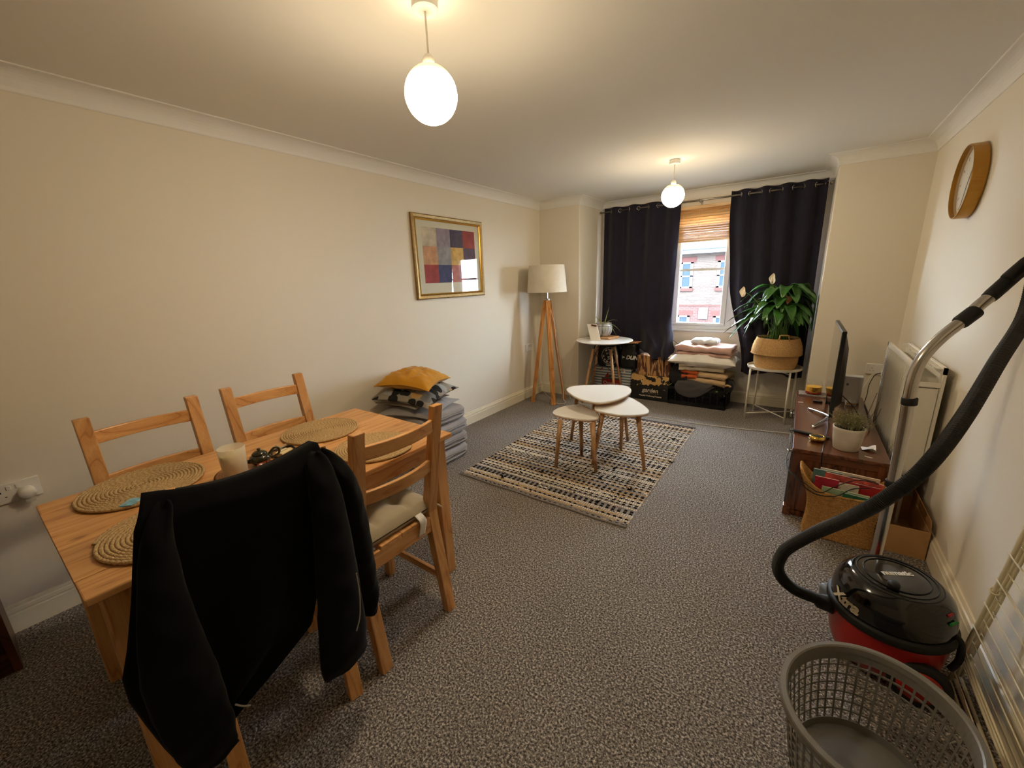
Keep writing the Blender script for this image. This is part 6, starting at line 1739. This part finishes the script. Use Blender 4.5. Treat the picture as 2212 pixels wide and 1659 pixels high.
for i in range(8):
    z = 0.056 + 0.0300 * i
    if z > BH - 0.024: break
    rs = []
    for j in range(nb):
        a = 2 * pi * j / nb
        k = wall_k(z); k2 = wall_k(z + 0.005)
        rs.append([bpt(a, k + 0.006, z), bpt(a, k2 + 0.006, z + 0.005), bpt(a, k2 - 0.006, z + 0.005), bpt(a, k - 0.006, z)])
    g.rings(rs, loop=True)
rs = []
for j in range(nb):
    a = 2 * pi * j / nb
    rs.append([bpt(a, wall_k(BH - 0.045) + 0.006, BH - 0.045), bpt(a, wall_k(BH - 0.01) + 0.006, BH - 0.012), bpt(a, wall_k(BH - 0.01) - 0.006, BH - 0.012), bpt(a, wall_k(BH - 0.045) - 0.006, BH - 0.045)])
g.rings(rs, loop=True)
g.build('grid_wall', 'bin_grey', t)

# ================================================================ FOLDED CLOTHES AIRER AGAINST THE WALL
MT['airer'] = mat('cream_coated_wire', S(226, 216, 186), 0.4)
t = thing('clothes_airer', 'folded cream wire clothes airer leaning against the wall', 'clothes airer', (3.21, 1.45, 0))
def edge_pt(z, panel, y_off=0.0):
    x = 3.184 + 0.050 * z + 0.017 * panel
    return Vector((x, 1.752 - 0.115 * z + y_off, z))
Ln = 0.62
for panel in range(3):
    dy = 0.018 * (panel - 1)
    for yo in (0.0, -Ln):
        pts = [edge_pt(z, panel, yo + dy) for z in (0.006, 0.3, 0.6, 0.9 + 0.02 * panel)]
        MB().tube(pts, 0.006, 10).build('upright', 'airer', t, smooth=True)
    for z in (0.90 + 0.02 * panel, 0.012):
        MB().tube([edge_pt(z, panel, dy), edge_pt(z, panel, dy - Ln)], 0.0055, 8).build('end_bar', 'airer', t, smooth=True)
    for k in range(9):
        z = 0.075 + 0.098 * k + 0.028 * panel
        a = edge_pt(z, panel, dy + 0.004); b_ = edge_pt(z, panel, dy - Ln)
        a.x -= 0.007; b_.x -= 0.007
        MB().tube([a, b_], 0.0021, 6).build('wire', 'airer', t, smooth=True)
for z in (0.165, 0.178, 0.192):
    a = edge_pt(z, 0, 0.006); b_ = edge_pt(z - 0.01, 0, -Ln); a.x -= 0.016; b_.x -= 0.016
    MB().tube([a, b_], 0.0032, 6).build('wing_bar', 'airer', t, smooth=True)
for z in (0.42, 0.10):
    for panel in (0, 1):
        c = edge_pt(z, panel, 0.018 * (panel - 1))
        MB().tube([c + Vector((0.010 * cos(a), 0.012 * sin(a), 0.004 * sin(a))) for a in [k * 2 * pi / 12 for k in range(12)]], 0.0028, 6, loop=True).build('hinge_ring', 'airer', t, smooth=True)

# ================================================================ DARK BOOKCASE END BY THE DOORWAY SIDE
t = thing('dark_bookcase', 'dark brown wooden bookcase end just showing by the table', 'bookcase', (0.16, -0.5, 0))
MB().box(0.020, -0.135, 0.0, 0.305, -0.113, 0.90).build('side_panel', 'mahog_z', t, bev=0.002)
MB().box(0.020, -0.92, 0.0, 0.305, -0.90, 0.90).build('side_panel', 'mahog_z', t, bev=0.002)
MB().box(0.018, -0.925, 0.90, 0.312, -0.108, 0.92).build('top_board', 'mahog_y', t, bev=0.002)
for z in (0.07, 0.34, 0.62):
    MB().box(0.026, -0.90, z, 0.300, -0.135, z + 0.02).build('shelf', 'mahog_y', t)
MB().box(0.018, -0.90, 0.07, 0.026, -0.135, 0.90).build('back_panel', 'mahog_z', t)
MB().box(0.285, -0.90, 0.0, 0.300, -0.135, 0.07).build('plinth', 'mahog_y', t)
